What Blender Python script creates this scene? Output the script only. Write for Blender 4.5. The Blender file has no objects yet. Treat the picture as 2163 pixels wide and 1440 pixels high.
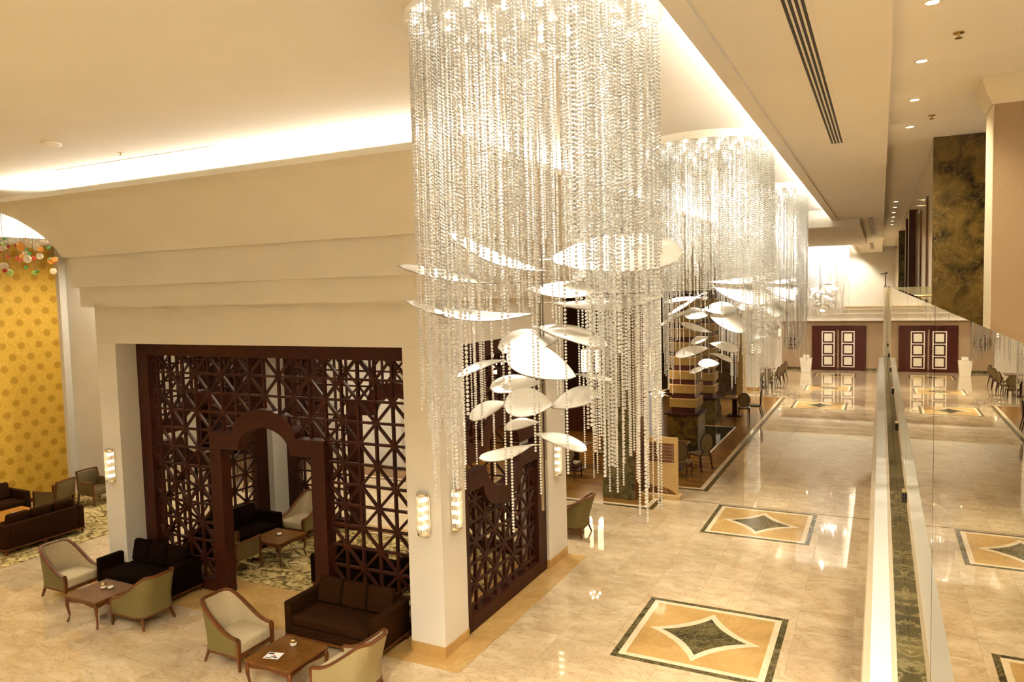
import bpy, bmesh, math, random
import numpy as np
from mathutils import Vector, Matrix
random.seed(7)
PI = math.pi
S = bpy.context.scene
COL = S.collection
# ------------------------------------------------------------------ camera
def cam_axes(yaw, pitch, roll):
    f = Vector((math.sin(yaw)*math.cos(pitch), math.cos(yaw)*math.cos(pitch), math.sin(pitch)))
    r = Vector((math.cos(yaw), -math.sin(yaw), 0)); u = r.cross(f)
    return math.cos(roll)*r+math.sin(roll)*u, -math.sin(roll)*r+math.cos(roll)*u, f
CR, CU, CF = cam_axes(-0.464609994, -0.0661396043, -0.0246489834)
FPX = 1557.68
cd = bpy.data.cameras.new('camera'); cam = bpy.data.objects.new('camera', cd); COL.objects.link(cam)
cd.sensor_width = 36; cd.lens = FPX/2163*36; cd.clip_start = .02; cd.clip_end = 200
EYE = Vector((0, 0, 5.2))
cam.matrix_world = Matrix(((CR.x, CU.x, -CF.x, EYE.x), (CR.y, CU.y, -CF.y, EYE.y), (CR.z, CU.z, -CF.z, EYE.z), (0, 0, 0, 1)))
S.camera = cam
def project(p):
    q = Vector(p)-EYE; w = q.dot(CF)
    if w < .1: return None
    return 1081.5+FPX*q.dot(CR)/w, 720-FPX*q.dot(CU)/w
# ------------------------------------------------------------------ world, exposure
W = bpy.data.worlds.new('world'); S.world = W; W.use_nodes = True
bg = W.node_tree.nodes['Background']; bg.inputs[0].default_value = (1, .87, .66, 1); bg.inputs[1].default_value = .24
vs = S.view_settings; vs.view_transform = 'Standard'; vs.look = 'None'; vs.gamma = 1; vs.use_curve_mapping = False; vs.exposure = 1.86
S.cycles.use_denoising = True; S.cycles.use_light_tree = False
S.cycles.use_adaptive_sampling = True; S.cycles.adaptive_threshold = .1
S.cycles.max_bounces = 6; S.cycles.diffuse_bounces = 3; S.cycles.glossy_bounces = 3; S.cycles.transmission_bounces = 4
S.cycles.transparent_max_bounces = 12; S.cycles.caustics_reflective = False; S.cycles.caustics_refractive = False
S.cycles.sample_clamp_indirect = 4
LOUNGE_FILL_W, HALL_FILL_W = 46, 560  # power of the added fill downlights
COVE_E, LED_E, DOWN_E, BULB_E, SPOT_W = 24, 14, 14, 3.2, 40
# ------------------------------------------------------------------ materials
M = {}
class N:
    def __init__(s, name):
        s.m = bpy.data.materials.new(name); s.m.use_nodes = True; s.t = s.m.node_tree
        s.p = s.t.nodes['Principled BSDF']; s.out = s.t.nodes['Material Output']; M[name] = s.m
    def n(s, typ, **kw):
        x = s.t.nodes.new(typ)
        for k, v in kw.items():
            if k.startswith('i_'):
                key = k[2:]; x.inputs[int(key) if key.isdigit() else key].default_value = v
            else: setattr(x, k, v)
        return x
    def l(s, a, b): s.t.links.new(a, b)
    def math(s, op, a, b=None, c=None):
        x = s.t.nodes.new('ShaderNodeMath'); x.operation = op
        for i, v in enumerate((a, b, c)):
            if v is None: continue
            if isinstance(v, (int, float)): x.inputs[i].default_value = v
            else: s.l(v, x.inputs[i])
        return x.outputs[0]
    def ramp(s, fac, stops):
        x = s.t.nodes.new('ShaderNodeValToRGB'); e = x.color_ramp.elements
        while len(e) < len(stops): e.new(.5)
        for q, (pos, c) in zip(e, stops): q.position = pos; q.color = (*c, 1)
        s.l(fac, x.inputs[0]); return x.outputs[0]
    def mix(s, fac, a, b):
        x = s.t.nodes.new('ShaderNodeMix'); x.data_type = 'RGBA'
        for v, i in ((fac, 0), (a, 6), (b, 7)):
            if isinstance(v, (int, float)): x.inputs[i].default_value = v
            elif isinstance(v, tuple): x.inputs[i].default_value = (*v, 1)
            else: s.l(v, x.inputs[i])
        return x.outputs[2]
    def bump(s, h, strength=.2, dist=.01):
        x = s.n('ShaderNodeBump'); x.inputs['Strength'].default_value = strength; x.inputs['Distance'].default_value = dist
        s.l(h, x.inputs['Height']); s.l(x.outputs[0], s.p.inputs['Normal'])
    def noise(s, vec, scale, detail=4, dist=0., rough=.55):
        x = s.n('ShaderNodeTexNoise'); x.inputs['Scale'].default_value = scale; x.inputs['Detail'].default_value = detail
        x.inputs['Distortion'].default_value = dist; x.inputs['Roughness'].default_value = rough
        if vec is not None: s.l(vec, x.inputs['Vector'])
        return x.outputs[0]
    def pos(s): return s.n('ShaderNodeNewGeometry').outputs['Position']
    def obj(s): return s.n('ShaderNodeTexCoord').outputs['Object']
    def vmul(s, v, k):
        x = s.n('ShaderNodeVectorMath', operation='MULTIPLY'); s.l(v, x.inputs[0]); x.inputs[1].default_value = k; return x.outputs[0]
def simple(name, col, rough=.5, metal=0., spec=.5, var=0., vscale=3., bump=0., bscale=60., coat=0.):
    a = N(name); p = a.p
    p.inputs['Roughness'].default_value = rough; p.inputs['Metallic'].default_value = metal
    p.inputs['Specular IOR Level'].default_value = spec; p.inputs['Coat Weight'].default_value = coat; p.inputs['Coat Roughness'].default_value = .08
    if var:
        n = a.noise(a.obj(), vscale, 4); c2 = tuple(c*(1-var) for c in col); c1 = tuple(min(1, c*(1+var)) for c in col)
        a.l(a.ramp(n, [(.3, c2), (.7, c1)]), p.inputs['Base Color'])
    else: p.inputs['Base Color'].default_value = (*col, 1)
    if bump: a.bump(a.noise(a.obj(), bscale, 3), bump, .004)
    return a.m
def emis(name, col, strength):
    a = N(name); a.p.inputs['Base Color'].default_value = (*col, 1)
    a.p.inputs['Emission Color'].default_value = (*col, 1); a.p.inputs['Emission Strength'].default_value = strength; return a.m
simple('paint', (.775, .72, .605), .6, var=.03, vscale=1.2, bump=.05, bscale=120)
simple('ceiling_paint', (.87, .83, .74), .7, var=.02, vscale=.8)
simple('tan_paint', (.40, .275, .155), .7, var=.06, vscale=60, bump=.1, bscale=200)
simple('cream', (.80, .70, .50), .4)
simple('cornice', (.46, .36, .225), .5)
simple('ivory', (.86, .80, .66), .35)
simple('dark_line', (.015, .012, .01), .6)
simple('chrome', (.86, .80, .68), .12, 1.)
simple('brass', (.62, .46, .22), .22, 1.)
simple('steel_wire', (.34, .29, .22), .3, 1.)
simple('black_metal', (.02, .016, .022), .35, .6)
simple('sofa_fabric', (.026, .0095, .0025), .9, spec=.05, var=.35, vscale=160, bump=.35, bscale=260)
simple('sofa_dark', (.007, .0025, .001), .9, spec=.05, var=.3, vscale=160, bump=.3, bscale=260)
simple('cream_fabric', (.52, .42, .25), .85, spec=.2, var=.10, vscale=40, bump=.15, bscale=220)
simple('olive_fabric', (.17, .135, .045), .8, spec=.2, var=.16, vscale=120, bump=.2, bscale=300)
simple('leather_olive', (.14, .095, .035), .45, var=.1, vscale=8)
simple('paper', (.85, .82, .76), .6)
simple('print_dark', (.05, .04, .05), .6)
simple('print_red', (.6, .05, .05), .6)
simple('sign_brown', (.16, .055, .010), .5, var=.1, vscale=4)
simple('sign_beige', (.62, .42, .16), .5, var=.04, vscale=4)
simple('band_beige', (.30, .20, .055), .5, var=.08, vscale=5)
simple('maroon', (.055, .006, .004), .4)
simple('pool_water', (.010, .014, .008), .04, spec=.7)
def wood(name, c1, c2, rough=.35, scale=6., coat=.2):
    a = N(name); v = a.vmul(a.obj(), (scale, scale, scale*.35))
    n = a.noise(v, 2.2, 6, 1.2); a.l(a.ramp(n, [(.3, c1), (.7, c2)]), a.p.inputs['Base Color'])
    a.p.inputs['Roughness'].default_value = rough; a.p.inputs['Coat Weight'].default_value = coat; a.p.inputs['Coat Roughness'].default_value = .15; a.p.inputs['Specular IOR Level'].default_value = .25
wood('wood_dark', (.024, .0040, .0008), (.048, .0092, .0018), .5, coat=0)
wood('wood_door', (.045, .006, .003), (.075, .011, .005), .4)
wood('wood_chair', (.085, .025, .005), (.16, .050, .010), .35)
wood('wood_table', (.105, .040, .007), (.18, .072, .013), .3)
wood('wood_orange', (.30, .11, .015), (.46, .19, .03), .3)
def marble(name, c1, c2, vein, scale, rough, stretch=(1, 1, 1), rnd=None, vw=.03):
    a = N(name); v = a.vmul(a.pos(), stretch)
    if rnd:
        r = a.n('ShaderNodeObjectInfo').outputs['Random'] if rnd == 'obj' else a.n('ShaderNodeNewGeometry').outputs['Random Per Island']
        cb = a.n('ShaderNodeCombineXYZ'); a.l(a.math('MULTIPLY', r, 37.), cb.inputs[0]); a.l(a.math('MULTIPLY', r, 91.), cb.inputs[1]); a.l(a.math('MULTIPLY', r, 53.), cb.inputs[2])
        ad = a.n('ShaderNodeVectorMath', operation='ADD'); a.l(v, ad.inputs[0]); a.l(cb.outputs[0], ad.inputs[1]); v = ad.outputs[0]
    b = a.ramp(a.noise(v, scale, 6, 1.0), [(.32, c1), (.68, c2)])
    rid = a.math('ABSOLUTE', a.math('SUBTRACT', a.noise(v, scale*1.3, 7, 2.2, .6), .5))
    m = a.ramp(rid, [(0, (1, 1, 1)), (vw, (0, 0, 0))])
    thin = a.noise(v, scale*.9, 2)
    c = a.mix(a.math('MULTIPLY', m, a.math('MULTIPLY', thin, .9)), b, vein)
    if rnd:
        hs = a.n('ShaderNodeHueSaturation'); a.l(c, hs.inputs['Color']); a.l(a.math('ADD', a.math('MULTIPLY', r, .12), .94), hs.inputs['Value']); c = hs.outputs[0]
    a.l(c, a.p.inputs['Base Color']); a.p.inputs['Roughness'].default_value = rough
    if rnd: a.p.inputs['Coat Weight'].default_value = .6; a.p.inputs['Coat Roughness'].default_value = .02
FL = ((.58, .415, .225), (.745, .585, .365), (.36, .215, .08), 1.5, .035)
marble('floor_marble', *FL, stretch=(1, 1.7, 1), rnd='obj')
marble('floor_marble_far', *FL, stretch=(1, 1.7, 1), rnd='isl')
marble('marble_tan', (.47, .275, .085), (.56, .345, .12), (.66, .44, .18), 1.6, .08)
marble('marble_cream', (.72, .56, .34), (.80, .66, .44), (.60, .42, .2), 3, .10)
marble('marble_green', (.030, .026, .010), (.13, .10, .035), (.34, .27, .12), 3.2, .12, vw=.05)
marble('marble_olive', (.016, .009, .0025), (.17, .108, .023), (.30, .21, .07), 2.6, .25, vw=.02)
marble('marble_brown', (.035, .016, .006), (.10, .055, .022), (.22, .13, .05), 2.5, .2)
marble('wall_polish', (.52, .40, .22), (.60, .47, .28), (.42, .30, .14), 1.0, .10)
a = N('parquet'); w = a.n('ShaderNodeTexBrick', offset=.5); w.inputs['Scale'].default_value = 1; w.inputs['Brick Width'].default_value = .9; w.inputs['Row Height'].default_value = .09
w.inputs['Mortar Size'].default_value = .002; w.inputs['Color1'].default_value = (.20, .088, .016, 1); w.inputs['Color2'].default_value = (.28, .13, .026, 1); w.inputs['Mortar'].default_value = (.12, .05, .01, 1)
a.l(a.pos(), w.inputs['Vector']); a.l(w.outputs[0], a.p.inputs['Base Color']); a.p.inputs['Roughness'].default_value = .2
a = N('carpet_floral'); v = a.vmul(a.pos(), (1, 1.5, 1)); n1 = a.noise(v, 3.6, 5, 1.6); n2 = a.noise(v, 7.5, 3, 1.2)
c = a.ramp(n1, [(.40, (.11, .075, .022)), (.455, (.20, .145, .05)), (.50, (.50, .37, .14)), (.62, (.60, .47, .22))])
c = a.mix(a.ramp(n2, [(.56, (0, 0, 0)), (.60, (1, 1, 1))]), c, (.30, .20, .06))
a.l(c, a.p.inputs['Base Color']); a.p.inputs['Roughness'].default_value = .95; a.p.inputs['Specular IOR Level'].default_value = .1; a.bump(a.noise(a.pos(), 220, 2), .4, .004)
a = N('gold_wallpaper'); sx = a.n('ShaderNodeSeparateXYZ'); a.l(a.pos(), sx.inputs[0])
u = a.math('DIVIDE', sx.outputs[1], .455); vv = a.math('DIVIDE', sx.outputs[2], .59)
def dots(du):
    fu = a.math('SUBTRACT', a.math('FRACT', a.math('ADD', u, du)), .5); fv = a.math('SUBTRACT', a.math('FRACT', a.math('ADD', vv, du)), .5)
    fu = a.math('MULTIPLY', fu, .455); fv = a.math('MULTIPLY', fv, .59)
    return a.math('SQRT', a.math('ADD', a.math('MULTIPLY', fu, fu), a.math('MULTIPLY', fv, fv)))
dm = a.math('MINIMUM', dots(0.), dots(.5))
dd = a.math('ADD', dm, a.math('MULTIPLY', a.noise(a.pos(), 26, 2), .05))
c = a.mix(a.ramp(dd, [(.10, (1, 1, 1)), (.14, (0, 0, 0))]), a.ramp(a.noise(a.pos(), 22, 4, 1.5), [(.42, (.66, .375, .030)), (.60, (.80, .50, .075))]), (.52, .285, .018))
a.l(c, a.p.inputs['Base Color']); a.p.inputs['Roughness'].default_value = .45
a = N('weave_fabric'); ck = a.n('ShaderNodeTexChecker'); ck.inputs['Scale'].default_value = 110; ck.inputs['Color1'].default_value = (.46, .37, .19, 1); ck.inputs['Color2'].default_value = (.20, .15, .05, 1)
a.l(a.obj(), ck.inputs['Vector']); a.l(ck.outputs[0], a.p.inputs['Base Color']); a.p.inputs['Roughness'].default_value = .8
[setattr(q.cycles, 'emission_sampling', 'NONE') for q in (emis('led_glow', (1, .96, .88), LED_E), emis('down_glow', (1, .86, .62), DOWN_E), emis('shade_glow', (1, .72, .40), 1.1))]
emis('cove_glow', (1, .95, .85), COVE_E); emis('bulb_glow', (1, .88, .66), BULB_E)
def mixed(name, parts):   # parts: list of (bsdf node type, colour, roughness, weight)
    a = N(name); prev = None; tot = 0
    for typ, col, rough, wt in parts:
        b = a.n('ShaderNodeBsdf'+typ); b.inputs['Color'].default_value = (*col, 1)
        if 'Roughness' in b.inputs: b.inputs['Roughness'].default_value = rough
        tot += wt
        if prev is None: prev = b.outputs[0]
        else:
            x = a.n('ShaderNodeMixShader'); x.inputs[0].default_value = wt/tot; a.l(prev, x.inputs[1]); a.l(b.outputs[0], x.inputs[2]); prev = x.outputs[0]
    a.l(prev, a.out.inputs['Surface']); a.t.nodes.remove(a.p); return a
mixed('crystal_bead', [('Diffuse', (.97, .94, .88), 0, .22), ('Translucent', (.98, .96, .90), 0, .40), ('Glossy', (1, .98, .93), .07, .38)])
mixed('crystal_leaf', [('Diffuse', (.96, .92, .82), 0, .38), ('Translucent', (.98, .94, .84), 0, .54), ('Glossy', (1, .95, .85), .25, .08)])
mixed('crystal_rod', [('Translucent', (.95, .88, .74), 0, .40), ('Transparent', (.96, .92, .84), 0, .35), ('Glossy', (1, .97, .9), .05, .25)])
def glass(name, tint, lo, hi, ior, gloss=(.96, .93, .84)):
    a = N(name); tr = a.n('ShaderNodeBsdfTransparent'); tr.inputs[0].default_value = (*tint, 1)
    gl = a.n('ShaderNodeBsdfAnisotropic'); gl.inputs['Color'].default_value = (*gloss, 1); gl.inputs['Roughness'].default_value = .0
    fr = a.n('ShaderNodeFresnel'); fr.inputs['IOR'].default_value = ior
    k = a.math('MINIMUM', a.math('ADD', a.math('MULTIPLY', fr.outputs[0], hi), lo), 1.)
    x = a.n('ShaderNodeMixShader'); a.l(k, x.inputs[0]); a.l(tr.outputs[0], x.inputs[1]); a.l(gl.outputs[0], x.inputs[2]); a.l(x.outputs[0], a.out.inputs['Surface'])
    a.t.nodes.remove(a.p)
q = M['crystal_leaf'].node_tree; wv = q.nodes.new('ShaderNodeTexWave'); wv.inputs['Scale'].default_value = 24; wv.inputs['Distortion'].default_value = 1.5; tc = q.nodes.new('ShaderNodeTexCoord'); q.links.new(tc.outputs['Object'], wv.inputs['Vector'])
rp = q.nodes.new('ShaderNodeValToRGB'); rp.color_ramp.elements[0].position = .08; rp.color_ramp.elements[0].color = (.82, .77, .67, 1); rp.color_ramp.elements[1].position = .3; rp.color_ramp.elements[1].color = (.97, .94, .86, 1); q.links.new(wv.outputs[1], rp.inputs[0])
for nd in q.nodes:
    if nd.type in ('BSDF_DIFFUSE', 'BSDF_TRANSLUCENT'): q.links.new(rp.outputs[0], nd.inputs['Color'])
glass('balustrade_glass', (.80, .84, .68), .30, 1.1, 1.55)
for nm, c in (('red', (.75, .05, .02)), ('green', (.10, .55, .16)), ('amber', (.95, .55, .12)), ('clear', (.95, .86, .66)), ('lime', (.55, .72, .2))):
    mixed('ball_'+nm, [('Translucent', c, 0, .35), ('Transparent', tuple(.4+.6*q for q in c), 0, .35), ('Diffuse', c, 0, .15), ('Glossy', (1, .96, .9), .05, .15)])
# ------------------------------------------------------------------ mesh helpers
class MB:
    def __init__(s): s.v = []; s.f = []
    def add(s, vs, fs):
        o = len(s.v); s.v += [tuple(q) for q in vs]; s.f += [tuple(i+o for i in f) for f in fs]; return s
    def box(s, x0, x1, y0, y1, z0, z1):
        return s.add([(x, y, z) for x in (x0, x1) for y in (y0, y1) for z in (z0, z1)],
                     [(0, 1, 3, 2), (4, 6, 7, 5), (0, 4, 5, 1), (2, 3, 7, 6), (0, 2, 6, 4), (1, 5, 7, 3)])
    def taper(s, a, ra, b, rb):     # square tapered bar between two points
        s.sweep([a, b], [ra, rb], 4, PI/4); return s
    def sweep(s, pts, radii, n=8, ph=0., closed=False, sq=(1, 1)):
        pts = [Vector(p) for p in pts]; k = len(pts)
        if not isinstance(radii, (list, tuple)): radii = [radii]*k
        rings = []; ref = Vector((0, 0, 1))
        for i, p in enumerate(pts):
            if closed: t = pts[(i+1) % k]-pts[i-1]
            else: t = pts[min(i+1, k-1)]-pts[max(i-1, 0)]
            t.normalize(); r = ref
            if abs(t.dot(r)) > .97: r = Vector((1, 0, 0))
            a = t.cross(r).normalized(); b = a.cross(t)
            rings.append([p+radii[i]*(math.cos(ph+2*PI*j/n)*a*sq[0]+math.sin(ph+2*PI*j/n)*b*sq[1]) for j in range(n)])
        fs = []
        for i in range(k if closed else k-1):
            for j in range(n):
                i2 = (i+1) % k; fs.append((i*n+j, i*n+(j+1) % n, i2*n+(j+1) % n, i2*n+j))
        if not closed: fs += [tuple(range(n-1, -1, -1)), tuple((k-1)*n+j for j in range(n))]
        return s.add([q for r in rings for q in r], fs)
    def lathe(s, prof, n=24, c=(0, 0, 0)):
        vs = []; fs = []; k = len(prof)
        for r, z in prof:
            for j in range(n): vs.append((c[0]+r*math.cos(2*PI*j/n), c[1]+r*math.sin(2*PI*j/n), c[2]+z))
        for i in range(k-1):
            for j in range(n): fs.append((i*n+j, i*n+(j+1) % n, (i+1)*n+(j+1) % n, (i+1)*n+j))
        if prof[0][0] > 1e-6: fs.append(tuple(range(n-1, -1, -1)))
        if prof[-1][0] > 1e-6: fs.append(tuple((k-1)*n+j for j in range(n)))
        return s.add(vs, fs)
    def extr(s, poly, w0, w1, mp):  # extrude a 2D polygon (u,v) from w0 to w1, mapped by mp(u,v,w)
        k = len(poly); vs = [mp(u, v, w0) for u, v in poly]+[mp(u, v, w1) for u, v in poly]
        fs = [tuple(range(k-1, -1, -1)), tuple(range(k, 2*k))]+[(i, (i+1) % k, k+(i+1) % k, k+i) for i in range(k)]
        return s.add(vs, fs)
    def grid(s, rows, closed_u=False):
        h = len(rows); w = len(rows[0]); vs = [p for r in rows for p in r]
        fs = [(i*w+j, i*w+j+1, (i+1)*w+j+1, (i+1)*w+j) for i in range(h-1) for j in range(w-1)]
        if closed_u: fs += [(i*w+w-1, i*w, (i+1)*w, (i+1)*w+w-1) for i in range(h-1)]
        return s.add(vs, fs)
    def mesh(s, name, mat, smooth=False, bevel=0., seg=2):
        me = bpy.data.meshes.new(name); me.from_pydata(s.v, [], s.f); me.update()
        bm = bmesh.new(); bm.from_mesh(me); bmesh.ops.recalc_face_normals(bm, faces=bm.faces)
        if bevel: bmesh.ops.bevel(bm, geom=[e for e in bm.edges if len(e.link_faces) == 2 and e.calc_face_angle(0) > .6], offset=bevel, segments=seg, affect='EDGES', profile=.5, clamp_overlap=True)
        bm.to_mesh(me); bm.free(); me.materials.append(M[mat])
        if smooth: me.shade_smooth() if smooth is True else me.set_sharp_from_angle(angle=smooth)
        if smooth and smooth is not True:
            me.shade_smooth(); me.set_sharp_from_angle(angle=smooth)
        return me
    def build(s, name, mat, parent=None, smooth=False, bevel=0., seg=2, loc=None):
        return link(name, s.mesh(name, mat, smooth, bevel, seg), parent, loc)
def link(name, me, parent=None, loc=None):
    o = bpy.data.objects.new(name, me); COL.objects.link(o)
    if parent: o.parent = parent
    if loc is not None: o.location = loc
    return o
def tag(o, label=None, cat=None, group=None, kind=None):
    if label: o['label'] = label
    if cat: o['category'] = cat
    if group: o['group'] = group
    if kind: o['kind'] = kind
    return o
def thing(name, label, cat, loc=(0, 0, 0), rz=0., group=None):
    o = bpy.data.objects.new(name, None); COL.objects.link(o); o.location = loc; o.rotation_euler = (0, 0, rz); o.empty_display_size = .1
    return tag(o, label, cat, group)
def copy_tree(o, parent=None):
    c = o.copy(); COL.objects.link(c); c.parent = parent
    for ch in list(o.children): copy_tree(ch, c)
    return c
def dup(root, loc, rz, label):
    c = copy_tree(root); c.location = loc; c.rotation_euler = (0, 0, rz); c['label'] = label; return c
def box(name, mat, x0, x1, y0, y1, z0, z1, parent=None, bevel=0.):
    return MB().box(x0, x1, y0, y1, z0, z1).build(name, mat, parent, bevel=bevel)
def struct(o): o['kind'] = 'structure'; return o
def qslab(parent, name, mat, x0, x1, y0, y1, z0=-.01, z1=.004): return box(name, mat, x0, x1, y0, y1, z0, z1, parent)
# ------------------------------------------------------------------ floor
floor = struct(box('floor', 'marble_cream', -30, 3, -6, 49, -.12, -.02))
TS = .8
tile_me = MB().box(-TS/2+.0012, TS/2-.0012, -TS/2+.0012, TS/2-.0012, -.02, 0).mesh('tile', 'floor_marble')
cand = []
for i in range(-20, 8):
    for j in range(-4, 70):
        x = -5.125+TS*(i+.5); y = 8.38+TS*(j+.5-8)
        if not (-20 < x < .9 and 1 < y < 48.9): continue
        if -13.25 < x-.4 and x+.4 < -5.12 and 8.4 < y-.4 and y+.4 < 13.2: continue
        p = project((x, y, 0)); inn = p is not None and -60 < p[0] < 2220 and p[1] < 1500
        hid = x < -5.6 and y > 13
        if x < -15.9 : hid = True
        cand.append((not inn or hid, x*x+y*y, x, y))
cand.sort()
far = MB()
for k, (bad, d2, x, y) in enumerate(cand):
    if k < 296 and not bad: link('tile', tile_me, floor, (x, y, 0))
    else: far.box(x-TS/2+.0012, x+TS/2-.0012, y-TS/2+.0012, y+TS/2-.0012, -.02, 0)
tag(far.build('distant_tiles', 'floor_marble_far', floor), kind='stuff')
def star(rt, rm, n=8):
    pts = []
    tips = [(rt, 0), (0, rt), (-rt, 0), (0, -rt)]
    for q in range(4):
        a = Vector(tips[q]); b = Vector(tips[(q+1) % 4]); m = Vector((a[0]+b[0], a[1]+b[1])); m = m.normalized()*rm
        c = 2*m-(a+b)/2
        for t in range(n):
            s = t/n; p = (1-s)**2*a+2*s*(1-s)*c+s*s*b; pts.append((p.x, p.y))
    return pts
flat = lambda u, v, w: (u, v, w)
MED = {}
def ring_sq(h, w, z0, z1):
    m = MB(); 
    for x0, x1, y0, y1 in ((-h, h, -h, -h+w), (-h, h, h-w, h), (-h, -h+w, -h+w, h-w), (h-w, h, -h+w, h-w)): m.box(x0, x1, y0, y1, z0, z1)
    return m
med_meshes = [('field', MB().box(-.91, .91, -.91, .91, -.005, .003).mesh('field', 'marble_tan')),
    ('border', ring_sq(1.09, .09, -.005, .004).mesh('border', 'marble_green')), ('inner_border', ring_sq(1.0, .09, -.005, .0035).mesh('inner_border', 'marble_cream')),
    ('star_outline', MB().extr(star(.815, .475), -.005, .0045, flat).mesh('star_outline', 'marble_cream')), ('star_inlay', MB().extr(star(.622, .365), -.005, .006, flat).mesh('star_inlay', 'marble_green'))]
for cy in (10.79, 16.61, 34.15, 39.97, 45.8):
    f = link('medallion', med_meshes[0][1], floor, (-2.335, cy, 0))
    for n, me in med_meshes[1:]: link(n, me, f)
MB().box(-6, .0, 17.76, 17.785, -.01, .002).build('expansion_joint', 'dark_line', floor)
# tan marble band under and around the pavilion
for k in range(9): qslab(floor, 'band_slab', 'marble_tan', -13.25+.9*k+.001, min(-13.25+.9*(k+1), -5.125)-.001, 8.38, 9.64)
for k in range(4): qslab(floor, 'band_slab', 'marble_tan', -6.3, -5.125, 9.641+.905*k, 9.639+.905*(k+1))
qslab(floor, 'band_slab', 'marble_tan', -13.25, -12.2, 9.641, 13.26); qslab(floor, 'band_slab', 'marble_tan', -12.2, -6.3, 12.9, 13.26)
# cafe floor: parquet with cream and dark edging
qslab(floor, 'cafe_parquet', 'parquet', -14, -5.02, 16.95, 19.0); qslab(floor, 'cafe_parquet', 'parquet', -14, -4.16, 19.0, 36, -.01, .003)
for mt, a0, a1, h in (('marble_cream', 0, .12, .0045), ('marble_olive', .12, .24, .004)):
    qslab(floor, 'edge_strip', mt, -14, -5.02+a1, 16.95-a1, 16.95-a0, -.01, h); qslab(floor, 'edge_strip', mt, -5.02+a0, -5.02+a1, 16.95-a0, 18.85, -.01, h)
    qslab(floor, 'edge_strip', mt, -5.02, -4.16+a1, 19.0-a1, 19.0-a0, -.01, h); qslab(floor, 'edge_strip', mt, -4.16+a0, -4.16+a1, 19.0-a0, 36, -.01, h)
pl = qslab(floor, 'pool', 'pool_water', -6.6, -4.82, 23.1, 27.8, -.01, .006)
for q in ((-4.82, -4.76, 23.04, 27.86), (-6.6, -4.82, 23.04, 23.1), (-6.6, -4.82, 27.8, 27.86)): qslab(pl, 'pool_edge', 'ivory', *q, -.01, .012)
# ------------------------------------------------------------------ ceilings
struct(box('ceiling', 'ceiling_paint', -30, 3, -6, 49, 7.3, 7.42))
bulk = struct(MB().box(-1.22, .06, -6, 48.4, 7.0, 7.1).box(.0, .06, -6, 48.4, 7.1, 7.3).build('ceiling', 'ceiling_paint'))
struct(MB().box(-1.235, -1.09, -6, 22.68, 6.965, 7.03).box(-1.235, -1.09, 33.6, 48.3, 6.965, 7.03).build('trim_1', 'ceiling_paint'))
struct(MB().box(-4.4, -.52, 22.7, 33.55, 6.79, 7.3).build('ceiling_beam', 'ceiling_paint', bevel=.03))
# pavilion cornice: profile loft round a rectangle
def loft(prof, x0, x1, y0, y1):
    rows = [[(x0-e, y0-e, z), (x1+e, y0-e, z), (x1+e, y1+e, z), (x0-e, y1+e, z)] for e, z in prof]
    return MB().grid(rows, True)
COVE = [(.245, 6.02), (.33, 6.02), (.398, 6.18), (.45, 6.28), (.51, 6.37), (.58, 6.463), (.658, 6.55), (.75, 6.645), (.83, 6.715), (.973, 6.81), (1.1, 6.875), (1.24, 6.92), (1.24, 7.0), (1.0, 7.0), (.2, 7.0)]
n_tr = 2
for nm, (x0, x1, y0, y1) in (('pavilion', (-12.86, -5.52, 8.66, 13.25)), ('cafe', (-17, -5.42, 16.62, 36.0))):
    struct(loft([(-.3, 5.11), (.158, 5.11), (.158, 5.472), (.0, 5.472)], x0, x1, y0, y1).build(f'trim_{n_tr}', 'paint'))
    struct(loft([(.0, 5.472), (.245, 5.472), (.245, 6.02), (.0, 6.02)], x0, x1, y0, y1).build(f'trim_{n_tr+1}', 'paint'))
    struct(loft(COVE, x0, x1, y0, y1).build(f'trim_{n_tr+2}', 'paint', smooth=.5)); n_tr += 3
    struct(box('ceiling', 'paint', x0+.02, x1-.02, y0+.02, y1-.02, 5.13, 5.2))
    # hidden-behind-lip light strips
    e = .66
    for lab, q in (('front', (x0-1.2, x1+e, y0-e-.03, y0-e+.03)), ('corridor', (x1+e-.03, x1+e+.03, y0-e, y1+e))):
        tag(box('cove_light', 'cove_glow', *q, 7.003, 7.02), f'warm white light strip behind the {nm} cornice lip, {lab} side', 'light strip')
box('cove_light', 'cove_glow', -1.06, -1.00, -5, 22.4, 7.11, 7.135)
tag(bpy.data.objects[-1] if False else COL.objects[-1], 'warm white light strip above the long corridor bulkhead', 'light strip')
tag(box('cove_light', 'cove_glow', -4.2, -1.3, 33.62, 33.68, 7.0, 7.025), 'added fill light strip on the far side of the ceiling beam', 'light strip')  # strip added to brighten the far ceiling bay
tag(box('cove_light', 'cove_glow', -1.06, -1.00, 33.8, 48, 7.11, 7.135), 'warm white light strip above the far corridor bulkhead', 'light strip')
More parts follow.
